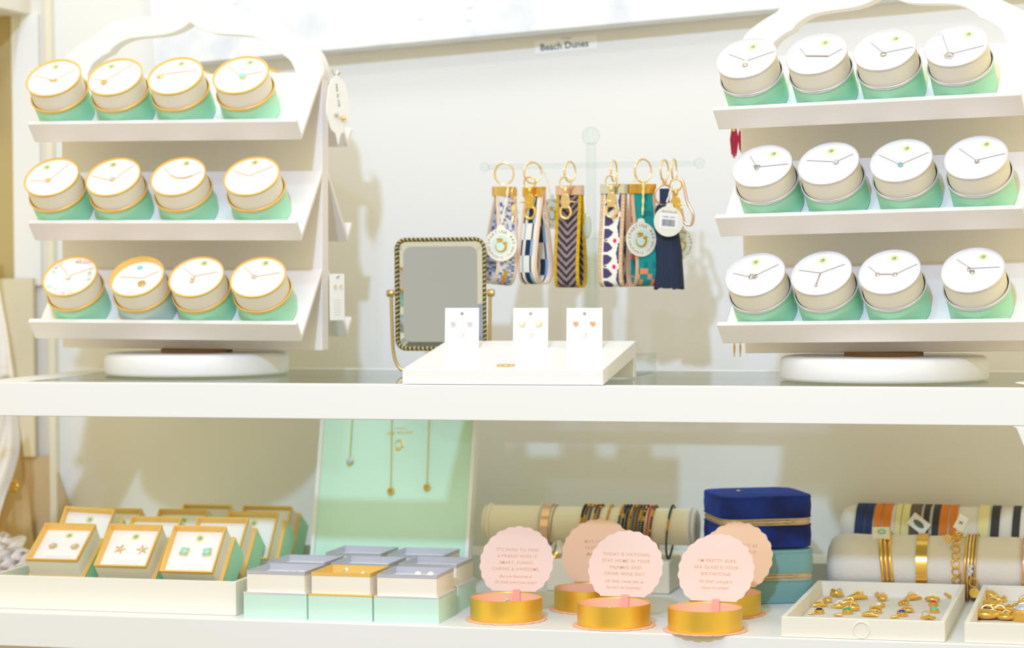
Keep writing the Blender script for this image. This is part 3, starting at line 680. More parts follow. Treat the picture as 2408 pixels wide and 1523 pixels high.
def strap(parent,M,pat,wd,H_,gap):
    # closed loop hanging from z=0 to z=-H_
    prof=smooth([(-.0022,0),(-.0028,-.012),(-gap*.55,-H_*.35),(-gap,-H_*.72),(-gap*.95,-H_+gap*.75),(-gap*.55,-H_+gap*.12),(0,-H_),(gap*.55,-H_+gap*.12),(gap*.95,-H_+gap*.75),(gap,-H_*.72),(gap*.55,-H_*.35),(.0028,-.012),(.0022,0)],(),8)
    L=[0]
    for a,c in zip(prof[:-1],prof[1:]): L.append(L[-1]+math.hypot(c[0]-a[0],c[1]-a[1]))
    tot=L[-1]; nv=230
    def at(s):
        import bisect
        i=min(len(L)-2,max(0,bisect.bisect(L,s)-1)); t=(s-L[i])/(L[i+1]-L[i]+1e-12); a,c=prof[i],prof[i+1]
        return a[0]+(c[0]-a[0])*t,a[1]+(c[1]-a[1])*t
    b=MB()
    def fn(u,v): y,z=at(v*tot); return ((u-.5)*wd,y,z)
    b.grid(fn,34,nv,lambda u,v:pat(u,v*tot))
    o=b.build('strap',STRAPM,parent,80,solid=.0016,M=M); 
    return o
def cap(parent,wd,M,m):
    return MB().box(-wd/2-.0006,wd/2+.0006,-.0046,.0046,-.0122,0).build('end_cap',m,parent,bevel=.0007,M=M)
TAGC=mat('cream_tag',(240,236,222),.6); TAGB=mat('tag_aqua',(206,230,224),.5); TAGG=mat('tag_gold',(206,160,52),.4,.4); TAGP=mat('tag_print',(150,146,132),.7)
def mermaid(b,s,m):
    b.tube([(s*.62*cos(rad(a))-s*.02,s*.62*sin(rad(a))-s*.18,.0006) for a in range(-215,40,12)],[s*(.04+.16*min(1,max(0,(i/21)))*(1 if i<17 else .8)) for i in range(22)],6,m=m,ry=.0002)
    b.sph((s*.50,s*.18,.0006),s*.26,m,10,(1.2,.8,.02)); b.sph((-s*.15,s*.62,.0006),s*.30,m,10,(1.5,.6,.02)); b.sph((-s*.25,s*.34,.0006),s*.2,m,10,(1.6,.5,.02)); b.sph((s*.1,s*.40,.0006),s*.16,m,10,(1.2,.6,.02))
def hangtag(parent,M,Rr,front=True,two=False):
    b=MB(); pts=[(Rr*cos(rad(a)),Rr*sin(rad(a))) for a in range(-255,76,5)]; pts+=[(Rr*.24,Rr*1.02),(Rr*.2,Rr*1.17),(0,Rr*1.24),(-Rr*.2,Rr*1.17),(-Rr*.24,Rr*1.02)]
    b.prism(pts,-.0004,.0004)
    tg=b.build('hang_tag',TAGC,parent,30,M=M)
    if front:
        MB().disc(Rr*.60,.0004,.0006,40).build('medallion',TAGB,tg)
        e=MB(); mermaid(e,Rr*.52,0); e.build('mermaid_emblem',TAGG,tg,60)
        for word,a0,st,sz,up in(('SPARTINA 449',90,-15,.30,1),('DAUFUSKIE ISLAND',-90,10.5,.21,-1)):
            sp=len(word); 
            b2=None
            for i,c in enumerate(word):
                if c==' ': continue
                a=a0+st*(i-(sp-1)/2); rad_=Rr*.79
                text(c,Rr*sz,T(rad_*cos(rad(a)),rad_*sin(rad(a)),.0005)@R(rad(a-90*up),'Z'),TAGP,tg,'tag_letter',bold=.00003)
    else:
        MB().box(-Rr*.62,Rr*.62,-Rr*.46,Rr*.5,.0004,.0006).build('price_sticker',CARD,tg)
        bb=MB(); rr_=random.Random(3); x=-Rr*.45
        while x<Rr*.45:
            w_=rr_.choice((.00025,.0004,.0006)); bb.box(x,x+w_,-Rr*.32,Rr*.12,.0006,.0007); x+=w_+rr_.choice((.0003,.0005))
        bb.build('barcode',mat('barcode_black',(60,60,66),.6),tg)
        text('SPARTINA 449',Rr*.17,T(0,Rr*.62,.0006),TAGP,tg,'tag_letter'); text('TASSEL  NAVY',Rr*.14,T(0,Rr*.28,.0008),mat('sticker_print',(110,112,130),.6),tg,'tag_letter')
    return tg
def string(parent,pts,col=(240,234,214),r=.0007):
    P=smooth(pts,(),8); n=len(P)
    b=MB()
    for ph in(0,PI): b.tube([(p[0]+.0008*cos(i*.9+ph),p[1]+.0008*sin(i*.9+ph),p[2]) for i,p in enumerate(P)],r,5)
    return b.build('tag_string',mat('string_%d_%d_%d'%col,col,.8),parent,60)
YB=.2905
def fob(px,label,yaw=0):
    q=onY(px,390,YB); return thing('key_fob',T(q.x,YB,.2560)@R(rad(yaw),'Z'),label,'key fob','key fobs on the clear T-bar')
def pin(t,px,py,dy=0):  # local coordinates under the fob root for a photo pixel at its depth
    q=onY(px,py,YB+dy); return t.matrix_world.inverted()@q
GC=mat('satin_gold_cap',(240,208,130),.4,.8); RC=mat('rose_cap',(226,196,186),.25,.9); SC=mat('silver_cap',(210,218,226),.12,1.)
# 1 white and blue
t=fob(1185,'white and blue woven key fob with round mermaid tag, leftmost on the T-bar',0)
ring(t,-.0085,.0120,8); y1=R(rad(48),'Z')
cap(t,.030,T(.000,0,-.0245)@y1,GC); strap(t,T(0.002,.0,-.030)@y1@R(rad(6),'Y'),pat1,.030,.116,.016)
lobster(t,T(.012,.004,-.040)@R(rad(80),'Z'),GOLD)
string(t,[(.008,-.010,-.022),(.0075,-.020,-.045),(.0035,-.029,-.072)])
hangtag(t,T(.0035,-.0300,-.0970)@R(0,'Z')@XZ,.0202)
# 2 navy check
t=fob(1253,'navy and white checked key fob with peach edges, second from left on the T-bar',0)
ring(t,-.0080,.0118,38); y1=R(rad(-26),'Z')
cap(t,.030,T(.002,0,-.0255)@y1,GOLDD); strap(t,T(.003,0,-.030)@y1,pat2,.030,.115,.0150)
lobster(t,T(-.0015,-.009,-.0285),GOLDD,-1)
tg=hangtag(t,T(.0215,.012,-.058)@R(rad(66),'Z')@XZ,.0195)
string(t,[(.007,.006,.003),(.014,.010,-.012),(.019,.012,-.034)])
# 3 herringbone
t=fob(1342,'black and mauve herringbone key fob with mustard edges, third from left on the T-bar',0)
ring(t,-.0075,.0105,62,ex=1.2); cap(t,.0345,T(.0,0,-.0245)@R(rad(-14),'Z'),RC); strap(t,T(.0,0,-.030)@R(rad(-14),'Z'),pat3,.0345,.1195,.0105)
lobster(t,T(-.003,-.011,-.0290),GOLD)
# 4 purple petals
t=fob(1447,'white key fob with purple petals and pink dots, right of the clear pole',0)
ring(t,-.0075,.0105,82,ex=1.25); cap(t,.0335,T(.0,0,-.0235)@R(rad(-16),'Z'),SC); strap(t,T(.0,0,-.029)@R(rad(-16),'Z'),pat4,.0335,.1200,.0105)
lobster(t,T(-.001,-.011,-.0280),GOLD,-1)
# 5 teal
t=fob(1516,'teal and coral key fob with round mermaid tag, left of the navy tassel',0)
ring(t,-.0080,.0115,40,ex=1.25); cap(t,.034,T(-.0015,0,-.0240)@R(rad(35),'Z'),GOLDD); strap(t,T(-.001,0,-.0300)@R(rad(35),'Z'),pat5,.032,.1185,.0150)
string(t,[(-.010,-.010,-.020),(.002,-.013,-.021),(.0035,-.016,-.040),(.003,-.018,-.062)],(236,226,160),.0009)
hangtag(t,T(.0015,-.0205,-.0920)@R(rad(42),'Z')@XZ,.0210); 
# 6 navy tassel
t=fob(1567,'navy leather tassel key fob with a barcode tag, near the right end of the T-bar',0)
ring(t,-.0080,.0105,74,ex=1.25)
b=MB(); b.torus(.0115,.0013,0,36,8,T(0,-.002,-.0380)@R(rad(18),'Z')@R(PI/2,'X'),ex=1.1); b.sph((0,0,-.022),.0028,0,10,(1,.8,1.4)); b.build('trigger_ring',ROSE,t,60)
NV=mat('navy_leather',(34,46,72),.7,bump=(500,.3,'n'))
MB().box(-.006,.006,-.0015,.0015,-.056,-.030).build('leather_loop',NV,t,bevel=.0005)
b=MB(); b.tube([(.001,0,-.050),(.001,0,-.056),(.002,0,-.072)],[.010,.013,.0135],28,ry=.010); b.build('tassel_cap',NV,t,40)
b=MB(); rn=random.Random(2)
for k in range(30):
    a=2*PI*k/30; c_,s_=cos(a),sin(a)
    b.tube([(.002+.0115*c_,.008*s_,-.070),(.004+.0145*c_,.010*s_,-.105),(.005+.0165*c_,.0115*s_,-.150-rn.uniform(0,.0035))],[.0020,.0024,.0024],6)
b.tube([(.002,0,-.070),(.005,0,-.148)],[.010,.014],16,ry=.009); b.build('fringe',NV,t,60)
MB().sph((-.004,-.0105,-.063),.0026,0,8,(1,.5,1)).build('rivet',ROSE,t)
string(t,[(.016,-.006,-.012),(.012,-.014,-.028),(.006,-.017,-.048)])
tg=hangtag(t,T(.0085,-.0195,-.0705)@R(rad(28),'Z')@R(rad(5),'Y')@XZ,.0185,False)
t=fob(1590,'gold swivel clasp key fob with rose strap loop, rightmost on the T-bar',0)
ring(t,-.0070,.0100,84,ex=1.3)
lobster(t,T(.004,-.010,-.034),GOLDD,1)
b=MB(); b.tube(smooth([(.002,.002,-.016),(.010,.002,-.022),(.016,0,-.046),(.0235,-.002,-.062),(.0215,-.002,-.074),(.013,-.002,-.072),(.0085,0,-.055)],(),6),.0018,8); b.build('rose_hook',ROSE,t,60)
tg=hangtag(t,T(.006,.012,-.098)@R(rad(50),'Z')@XZ,.0190)
# ---------------------------------------------------------------- lower shelf: square boxes
BW=.0760
SQ={}
def square_box(kind,M,label,group,emb=True,lines=True,leaning=False):
    t=thing('square_gift_box',M,label,'gift box',group); foil={'gold':GOLDP,'silver':SILVM}[kind]; edge={'gold':GOLDP,'silver':SILVP}[kind]
    w,BH,bh,i=(.074,.0625,.0345,.0035) if leaning else (.0778,.0548,.0282,.0032)
    def mk(key,fn):
        k=(kind,key,leaning)
        if k in SQ: return dup(SQ[k],parent=t)
        SQ[k]=fn(); return SQ[k]
    mk('base',lambda:MB().prism(rrect(0,w,0,w,.0012,2),0,bh).build('base',MINT if leaning else mat('lit_mint_paper',(204,236,222),.6),t))  # flat boxes get a paler mint, painted for light on their fronts
    mk('band',lambda:MB().prism(rrect(-.0003,w+.0003,-.0003,w+.0003,.0014,2),bh,bh+.0022).build('band',edge,t,bevel=.0004))
    def wall():
        b=MB(); o=rrect(i,w-i,i,w-i,.001,2); q=rrect(i+.0016,w-i-.0016,i+.0016,w-i-.0016,.0006,2); n=len(o)
        vs=[(x,y,z) for z in(bh+.0022,BH-.0038) for x,y in o]; b.add(vs,[(k,(k+1)%n,n+(k+1)%n,n+k) for k in range(n)])
        return b.build('insert_wall',CREAM,t)
    mk('wall',wall)
    def rim():
        b=MB(); o=rrect(i-.0003,w-i+.0003,i-.0003,w-i+.0003,.001,2); q=rrect(i+.0017,w-i-.0017,i+.0017,w-i-.0017,.0006,2); n=len(o)
        L=[(o,BH-.0038),(o,BH),(q,BH),(q,BH-.0150)]
        vs=[(x,y,z) for P,z in L for x,y in P]
        b.add(vs,[(a*n+k,a*n+(k+1)%n,(a+1)*n+(k+1)%n,(a+1)*n+k) for a in range(3) for k in range(n)]); 
        return b.build('rim',foil,t)
    mk('rim',rim)
    rec=.0100 if kind=='gold' else .0078
    mk('card',lambda:MB().box(i+.0016,w-i-.0016,i+.0016,w-i-.0016,BH-rec-.001,BH-rec).build('card',CARD,t))
    if emb: emblem(t,T(w/2,w*.80,BH-rec+.0001),.0052)
    if lines:
        b=MB()
        for k in range(4): b.box(w*.28,w*.74,.012+.0028*k,.0126+.0028*k,BH-rec,BH-rec+.00015)
        b.build('printed_lines',PRINT,t)
    return t,BH-rec
def put(M,rec,kind,desc,pos,grp,metal,gm,r=.0038,ys=(.5,.5),xs=(.31,.69),where='',rot=0):
    for k in(0,1):
        stud(M@T(BW*xs[k],BW*ys[k],rec+.0003)@R(rot*(k-.5),'Z'),kind,'%s, %s of the pair in the %s'%(desc,('left','right')[k],pos),grp,metal,gm,r)
# flat boxes beside the mint board
FB=[(-.3290,.0150,'silver','front row, left','smallgem'),(-.2497,.0155,'gold','front row, middle','pin'),(-.1700,.0150,'silver','front row, right','pearls'),
(-.3345,.0975,'silver','middle row, left','clear'),(-.2555,.1010,'silver','middle row, middle','aqua'),(-.1745,.1115,'silver','middle row, right','knot'),
(-.2955,.1960,'silver','back row, left','green'),(-.2145,.1930,'silver','back row, right','none')]
for x,y,kd,pos,jw in FB:
    M=T(x,y,ZL)@R(rad(random.uniform(-.6,.6)),'Z')
    t,rc=square_box(kd,M,'square mint box with %s rim lying flat beside the mint board, %s'%(kd,pos),'flat square boxes',jw in('x',),False)
    G='earrings in the flat square boxes'; bx='flat box, '+pos
    if jw=='smallgem': put(M,rc,'crystal','small clear crystal stud',bx,G,SILV,CRYS,.0028,ys=(.45,.45),xs=(.60,.70))
    elif jw=='pin':
        for k,(xx,a) in enumerate(((.40,.5),(.66,.1))):
            s_=thing('drop_earring',M@T(BW*xx,BW*.45,rc+.0006),'slender pale earring pin, %s one in the gold-rimmed flat box'%('left','right')[k],'earring',G)
            MB().tube([(-.006,0,.0005),(.004,.004,.009 if k==0 else .004)],.0009,8).build('post',SILV,s_); MB().sph((0.004,.004,.009 if k==0 else .005),.0022,0,10).build('bead',PEARL,s_)
    elif jw=='pearls': put(M,rc,'pearl','large round pearl stud',bx,G,SILV,PEARL,.0062,ys=(.42,.42),xs=(.58,.78))
    elif jw=='clear': put(M,rc,'crystal','round clear stone stud',bx,G,SILV,mat('pale_green_crystal',(200,232,220),.05,metal=.3,spec=1.),.0050,ys=(.35,.35),xs=(.42,.70))
    elif jw=='aqua': put(M,rc,'crystal','round aqua stone stud',bx,G,SILV,gem((110,200,200)),.0048,ys=(.35,.35),xs=(.42,.70))
    elif jw=='knot': put(M,rc,'flower','silver flower stud',bx,G,SILV,SILV,.0062,ys=(.45,.45),xs=(.42,.76))
    elif jw=='green': put(M,rc,'crystal','pale green stone stud',bx,G,SILV,mat('pale_green_crystal',(200,232,220),.05,metal=.3,spec=1.),.0050,ys=(.35,.35),xs=(.46,.74))
# ivory tray full of leaning boxes
tr=thing('box_tray',T(-.66,.026,ZL),'long ivory open tray full of leaning gold-rimmed boxes, left end of lower shelf','tray')
tw,td,th_=.3175,.365,.040; b=MB()
b.box(.005,tw-.005,.005,td-.005,.0004,.003).box(0,tw,0,.005,.0002,th_).box(0,tw,td-.005,td,.0002,th_).box(0,.005,.005,td-.005,.0002,th_).box(tw-.005,tw,.005,td-.005,.0002,th_)
b.build('tray_body',TRAYM,tr,bevel=.0008)
LB=[(-.6268,.0830,34,'front row, leftmost'),(-.5338,.0811,41,'front row, second from left'),(-.4481,.0834,47,'front row, rightmost'),
(-.5420,.1723,48,'second row, middle'),(-.4564,.1795,48,'second row, right'),(-.6335,.2650,51,'third row, leftmost'),(-.5444,.2669,50,'third row, middle'),(-.4441,.2597,53,'third row, rightmost'),
(-.5402,.3492,57,'back row, left'),(-.4561,.3488,57,'back row, right')]
def lean(X,Y0,th,dz=0,rz=0,ry=0): return T(X,Y0,-.2697+dz)@R(rad(rz),'Z')@R(rad(ry),'Y')@R(rad(th),'X')
G='leaning square boxes in the ivory tray'
for n_,(X,Y0,th,pos) in enumerate(LB):
    M=lean(X,Y0,th)
    t,rc=square_box('gold',M,'square gold-rimmed box leaning in the ivory tray, %s'%pos,G,leaning=True)
    GE='earrings in the leaning boxes'; bx='leaning box, '+pos
    if n_==0: put(M,rc,'flower','gold rosette stud',bx,GE,GOLD,CRYS,.0056,rot=.3)
    if n_==1: put(M,rc,'star','gold starfish stud',bx,GE,CHG,CHG,.0050,rot=.5)
    if n_==2: put(M,rc,'square','turquoise stud',bx,GE,GOLD,TURQ,.0052,rot=.3)
M=lean(-.640,.186,51,.010,0,2.5)
square_box('gold',M,'square gold-rimmed box propped higher than its neighbours, second row, left end of ivory tray',G,lines=False,leaning=True)
# ---------------------------------------------------------------- mint necklace board
ln=math.atan2(.043,.165); Yb=.2795
bd=thing('necklace_board',T(-.2385,Yb,ZL+.0003)@R(-ln,'X'),'tall mint green necklace board in a white frame leaning on the lower shelf','display board')
hw=.1045; Hh=.2375
MB().box(-hw+.004,hw-.004,0.001,.008,.002,Hh-.004).build('mint_panel',mat('mint_linen',(208,240,220),.85,bump=(700,.3,'n')),bd)
b=MB(); fr=.0045
b.box(-hw,-hw+fr,-.006,.012,0,Hh).box(hw-fr,hw,-.006,.012,0,Hh).box(-hw+fr,hw-fr,-.006,.012,0,fr).box(-hw+fr,hw-fr,-.006,.012,Hh-fr,Hh)
b.build('frame',WHITE,bd)
Mi=bd.matrix_world.inverted()
def onboard(px,py,off=-.0012):
    o=bd.matrix_world@Vector((0,off,0)); n=bd.matrix_world.to_3x3()@Vector((0,-1,0)); r=ray(px,py); q=CAM+r*((o-CAM).dot(n)/r.dot(n)); return Mi@q
q=onboard(934,1051); GF=mat('gold_foil_print',(222,196,120),.35,.5)
e=MB(); mermaid(e,.0085,0); e.build('mermaid_emblem',GF,bd,60,M=T(q.x,.0008,q.z)@XZ@R(PI,'Z')@Matrix.Diagonal((-1,1,1,1)))
q=onboard(937,1021); text('spartina 449',.0070,T(q.x,.0008,q.z)@XZ@R(PI,'Z'),GF,bd,shear=.3)
MB().box(-.008,.008,.0004,.0009,-.0003,.0003).build('printed_rule',GF,bd,M=T(q.x,0,q.z+.006))
for (px,p1x,p1y,kind,lab) in((823,818,1077,'tear','gold necklace with a clear teardrop, left of three on the mint board'),(918,915,1152,'coil','gold necklace with a shell coil, longest, middle of three on the mint board'),(1006,1001,1143,'coil','gold necklace with a shell coil, right of three on the mint board')):
    a=onboard(px,990,-.0022); c=onboard(p1x,p1y,-.0022); top=Vector((a.x+(a.x-c.x)*.35,-.0022,Hh-.003))
    t=thing('necklace',bd.matrix_world.copy(),lab,'necklace','necklaces on the mint board')
    b=MB(); L=(top-c).length; n=int(L/.0011); b.tube([top.lerp(c,i/n)+Vector((0,-.0004*(i%2),0)) for i in range(n+1)],[.00045 if i%2 else .00085 for i in range(n+1)],6); b.build('chain',CHG if False else mat('yellow_chain',(222,186,86),.35,.8),t)
    b=MB()
    if kind=='tear': b.tube([c,c+Vector((0,-.0005,-.003)),c+Vector((0,-.001,-.0065)),c+Vector((0,-.0008,-.0098))],[.0005,.0024,.0040,.0012],14); b.torus(.0040,.0007,1,24,6,T(c.x,-.0015,c.z-.0066)@R(PI/2,'X'))
    else: b.torus(.0034,.0013,1,24,6,T(c.x,-.0022,c.z-.0040)@R(PI/2,'X')); b.torus(.0018,.0009,1,16,6,T(c.x+.001,-.003,c.z-.0036)@R(PI/2,'X')@R(.6,'Y'))
    b.build('pendant',[CRYS,GOLDD],t,60)
# ---------------------------------------------------------------- pink card tins
def scal(r,n=22,dep=.045,a0=0,k=6):
    o=[]
    for i in range(n*k):
        a=2*PI*i/(n*k)+a0; o.append((r*(1-dep*(1-abs(sin(n*a/2)))) *cos(a), r*(1-dep*(1-abs(sin(n*a/2))))*sin(a)))
    return o
def tin(x,y,rz,lines,script,lab,cm,inner,jewel='ring',warm=False):
    t=thing('ring_gift_tin',T(x,y,ZL+.0004)@R(rad(rz),'Z'),lab,'gift tin','scalloped card tins')
    Rr=.0415; H_=.0255
    MB().prism(scal(.0475),0,.0011).build('scalloped_base',PEACH,t)
    MB().lathe([(Rr,.0012),(Rr,H_),(Rr-.0009,H_+.0002),(Rr-.0012,H_-.001)],72,cap=False).build('tin_wall',GOLDT,t,50)
    MB().lathe([(Rr-.0012,H_-.0008),(Rr-.0012,.012),(0,.012)],72,cap=False).build('lining',PEACH,t,50)
    # card: scalloped disc leaning back, cut straight where it meets the rim
    r=.0445; P=[(px,py) for px,py in scal(r,22,.04,.07) if py>-r*.80]
    cut=-r*.80
    P.sort(key=lambda q:math.atan2(q[1]+1e-9,q[0])+(2*PI if math.atan2(q[1],q[0])<-PI/2 else 0))
    cM=T(0,Rr-.0005,H_+.0005)@R(rad(-24),'X')@T(0,0,-cut*.98)
    cM=T(0,Rr-.0008,H_+.0003)@R(rad(-24),'X')@Matrix(((1,0,0,0),(0,0,-1,0),(0,1,0,-cut),(0,0,0,1)))
    cd_=MB().prism(P,-.0004,.0004).build('scalloped_card',cm,t,30,M=cM)
    n=len(lines); y0=.0150 if n>3 else .0120
    for i,l in enumerate(lines): text(l,.0053,T(.012 if lines[0][0]=="C" and warm else 0,y0-.0078*i,.0005),COPP,cd_,space=1.12,bold=.00003)
    y1=y0-.0078*n-.0010
    for i,l in enumerate(script): text(l,.0047,T(0,y1-.0072*i,.0005),COPP,cd_,shear=.45,bold=.00002)
    MB().box(-.004,.004,Rr-.0042,Rr-.0030,.012,H_+.0035).build('hinge_tab',mat('pink_tab',(248,176,164),.7),t,M=T(.0035,0,0))
    MB().lathe([(0,.0121),(Rr-.010,.0121),(Rr-.010,.0126),(0,.0126)],40,cap=False).build('insert',CARD if warm else PEACH,t)
    if jewel=='ring':
        j=thing('ring',T(x,y,ZL)@T(.004,-.012,.0175)@R(rad(20),'Z'),'gold ring with a clear stone inside the '+lab.split(' ',1)[1].split(' in')[0].split(',')[0]+' tin' if False else 'small gold ring with a clear stone, inside the tin of the leftmost pink card','ring')
        MB().torus(.0065,.0009,0,28,8,M=R(PI/2,'X')).build('band',GOLD,j,60); MB().sph((0,0,.0070),.0028,0,12,(1,1,.8)).build('stone',CRYS,j)
    elif jewel=='wire':
        j=thing('ring',T(x,y,ZL)@T(.001,-.024,.0187),'fine gold ring lying inside the tin of the front middle pink card','ring'); MB().torus(.0060,.0006,0,28,8,M=R(rad(50),'X')).build('band',GOLD,j,60)
tin(-.0265,.0665,2,["IT'S HARD TO FIND","A FRIEND WHO IS","SMART, FUNNY,","CARING & AWESOME."],["But you found me &","Oh Shell, aren't you lucky!"],"gold ring tin with pink scalloped card reading IT'S HARD TO FIND, leftmost",PINKC,PEACH)
tin(.0490,.1640,2,["MAY YOUR C","FAST, YOUR","MATCHED","ONE","HOROS"],[],'gold ring tin with shade-tinted pink scalloped card, half hidden behind the front middle one',PINKSH,PEACH,'none',True)
tin(.1040,.0490,-2,["TODAY IS NATIONAL","STAY HOME IN YOUR","PAJAMAS AND","DRINK WINE DAY."],["Oh Shell, I made that up","but let's do it anyway!"],'gold ring tin with pink scalloped card reading TODAY IS NATIONAL, front middle',PINKC,PEACH,'wire')
tin(.2110,.0345,-3,["I'M PRETTY SURE","SEA GLASS IS YOUR","BIRTHSTONE"],["Oh Shell, I just get it","'cause it's pretty!"],"gold ring tin with pink scalloped card reading I'M PRETTY SURE, front right",PINKC,PEACH,'none')
tin(.2120,.1600,-4,["CAN'T BE","LARGE IF","OVER","Y"],[],'gold ring tin with shade-tinted pink scalloped card, behind the front right one',PINKSH,PEACH,'none',True)
# ---------------------------------------------------------------- linen bracelet bar
BX,BY,BZ=.0,.33,-.192
br=thing('bracelet_bar',T(.0465,BY,ZL),'cream linen T-bar holding beaded bracelets, behind the pink cards','bracelet display')
bz=BZ-ZL
Ly=Matrix(((0,0,1,0),(1,0,0,0),(0,1,0,0),(0,0,0,1)))   # lathe axis along x
MB().box(-.085,.0715,-.026,.050,.0003,.0405).build('base',LINEN,br,bevel=.002)
for x in(-.05,.045): MB().box(x-.008,x+.008,-.004,.006,.0405,bz-.02).build('post',LINEN,br,bevel=.001)
MB().lathe([(.0228,-.160),(.0228,.0915)],48,0,T(0,0,bz)@Ly).build('bar',LINEN,br)
for s0,sg in((-.160,-1),(.0915,1)):
    MB().lathe([(0,s0),(.0240,s0),(.0252,s0+sg*.0015),(.0252,s0+sg*.0035),(.0238,s0+sg*.005),(.0215,s0+sg*.0062),(.0225,s0+sg*.0075),(.0222,s0+sg*.0095),(.018,s0+sg*.0115),(0,s0+sg*.012)],48,0,T(0,0,bz)@Ly,False).build('end_cap',LINEN if sg<0 else VELC,br,60)  # right cap is whiter, painting the light on that end
bx0=.0465
def barx(px): return onY(px,1240,BY-.023).x
def loop_pts(rr,drop,tilt,n):
    # loop round the bar seen from its end: top rests on the bar, bottom hangs lower
    return [(tilt*(sin(2*PI*i/n)-1)*.5,-(rr)*cos(2*PI*i/n)*1.0,(rr+drop)*sin(2*PI*i/n)-drop) for i in range(n)]
BEAD={}
def bead_mat(c,met=False):
    k='bead_%d_%d_%d'%c; return mat(k,c,.2 if met else .35,.9 if met else 0.)
def bracelet(px,cols,label,seed,rr=.0252,drop=.003,tilt=.004,r=.0017,blocks=()):
    rn=random.Random(seed); n=int(2*PI*(rr+drop/2)/(r*1.75))
    mats=[bead_mat(c,m) for c,m,_ in cols]; wts=[w for *_,w in cols]; b=MB()
    P=loop_pts(rr,drop,tilt,n)
    run=0;cur=0
    for i,p in enumerate(P):
        if run<=0: cur=rn.choices(range(len(cols)),wts)[0]; run=rn.choice((1,2,3,5))
        run-=1; b.sph(p,r,cur,6)
    b.c=None
    x=barx(px); o=b.build('beaded_bracelet',mats,None,60,M=T(x+tilt*.5,BY,BZ))
    tag(o,label,'bracelet','beaded bracelets on the linen bar'); return o
BK,GD,GY,BR,NV_,CO,GN,TN=((26,34,30),False),((226,170,60),True),((96,92,100),False),((122,74,30),False),((34,44,62),False),((218,74,62),False),((14,52,50),False),((176,120,60),True)
def C(*a): return [(x[0],x[1],w) for x,w in a]
BL=[(1367,C((BK,6),(GD,2)),'black bead bracelet with gold blocks, leftmost of the beaded ones'),(1375,C((GD,4),(BR,2)),'gold and brown bead bracelet, second beaded one from left'),(1384,C((GY,6),(GD,1)),'grey bead bracelet in the left beaded cluster'),(1396,C((GD,3),(BR,3)),'gold and brown bead bracelet left of the plain brown one'),(1405,C((BR,6),(GD,2)),'brown bead bracelet with gold beads, right end of left cluster'),
(1428,C((GD,1),),'thin all-gold bead bracelet alone between the clusters'),(1457,C((GY,4),(GD,3)),'grey and gold bead bracelet, left end of the big cluster'),(1466,C((NV_,8),(GD,1)),'navy bead bracelet, second in the big cluster'),(1474,C((NV_,4),(GY,3),(GD,1)),'slate bead bracelet, third in the big cluster'),(1482,C((GD,5),(TN,3)),'bright gold bead bracelet in the big cluster'),(1490,C((GY,5),(GD,2)),'charcoal bead bracelet right of the bright gold one'),(1498,C((BR,5),(TN,2)),'brown bead bracelet in the middle of the big cluster'),(1506,C((GY,6),(BK,3),(GD,1)),'grey and black bead bracelet left of the coral one'),(1514,C((BK,6),(GD,3)),'black bracelet with a gold block touching the coral one'),
(1524,C((CO,1),),'coral red bead bracelet on the linen bar'),(1533,C((BR,4),(GD,3)),'brown and gold bead bracelet right of the coral one')]
for k,(px,cols,lab) in enumerate(BL): bracelet(px,cols,lab,k,drop=.0055 if 'coral red' in lab else .0028,tilt=.005,r=.0018 if px not in(1428,1524) else .0015)
bracelet(1573,C((GN,14),(GD,1)),'dark green bead bracelet hanging loosely at the right end of the linen bar',41,rr=.0262,drop=.0065,tilt=.006,r=.0015)
bracelet(1264,[((236,228,212),False,1)],'thin pearl bead bracelet left of the gold watch band',42,drop=.002,r=.0013)
def band(px,w,th,m,label,name='bracelet',rr=.0240,drop=.001,tilt=.003,segs=0,grp=None,Y=None,Z=None,cat='bracelet',parts=None):
    Y=BY if Y is None else Y; Z=BZ if Z is None else Z
    x=onY(px,Z and 1240,Y-rr).x if Y==BY else None
    return x
def cuff(x,Y,Z,rr,w,th,m,name,label,cat,group,tilt=0,drop=0,links=0,lean_=0.,flat=True):
    P=loop_pts(rr,drop,tilt,64); b=MB(); n=len(P)
    vs=[];fs=[]
    for i,(px_,py_,pz_) in enumerate(P):
        d=Vector((0,py_,pz_+drop)).normalized()
        k=1+(.35*(.5+.5*cos(2*PI*i*links/n)) if links else 0)
        for sx,so in((-w/2,0),(w/2,0),(w/2,th*k),(-w/2,th*k)): vs.append((px_+sx+lean_*pz_,py_+d.y*so,pz_+d.z*so))
    for i in range(n):
        j=(i+1)%n
        for q in range(4): fs.append((i*4+q,j*4+q,j*4+(q+1)%4,i*4+(q+1)%4))
    b.add(vs,fs); o=b.build(name,m,None,40,M=T(x,Y,Z)); tag(o,label,cat,group); return o
o=cuff(barx(1284),BY,BZ,.0238,.0095,.0016,ROSE,'link_bracelet','rose gold flat link bracelet with mirror-bright links, left part of linen bar','bracelet',None,.004,.001,14)
P=loop_pts(.0240,.006,.006,60); b=MB(); b.tube([(x,y,z) for x,y,z in P],.0010,6,True); o=tag(b.build('cord_bracelet',mat('greige_cord',(168,158,130),.7),None,60,M=T(barx(1301),BY,BZ)),'thin greige cord bracelet with gold charms at its end, right of the link bracelet','bracelet')
b=MB(); rn=random.Random(9)
for k in range(9): b.sph((.003+rn.uniform(-.004,.005),-.020+rn.uniform(-.003,.003),-.034-rn.uniform(0,.012)),rn.uniform(.0015,.003),0,8,(1,.6,1.2))
b.build('charm_cluster',GOLDD,o); MB().box(.004,.010,-.0195,-.0190,-.034,-.018).build('paper_tag',TAGC,o)
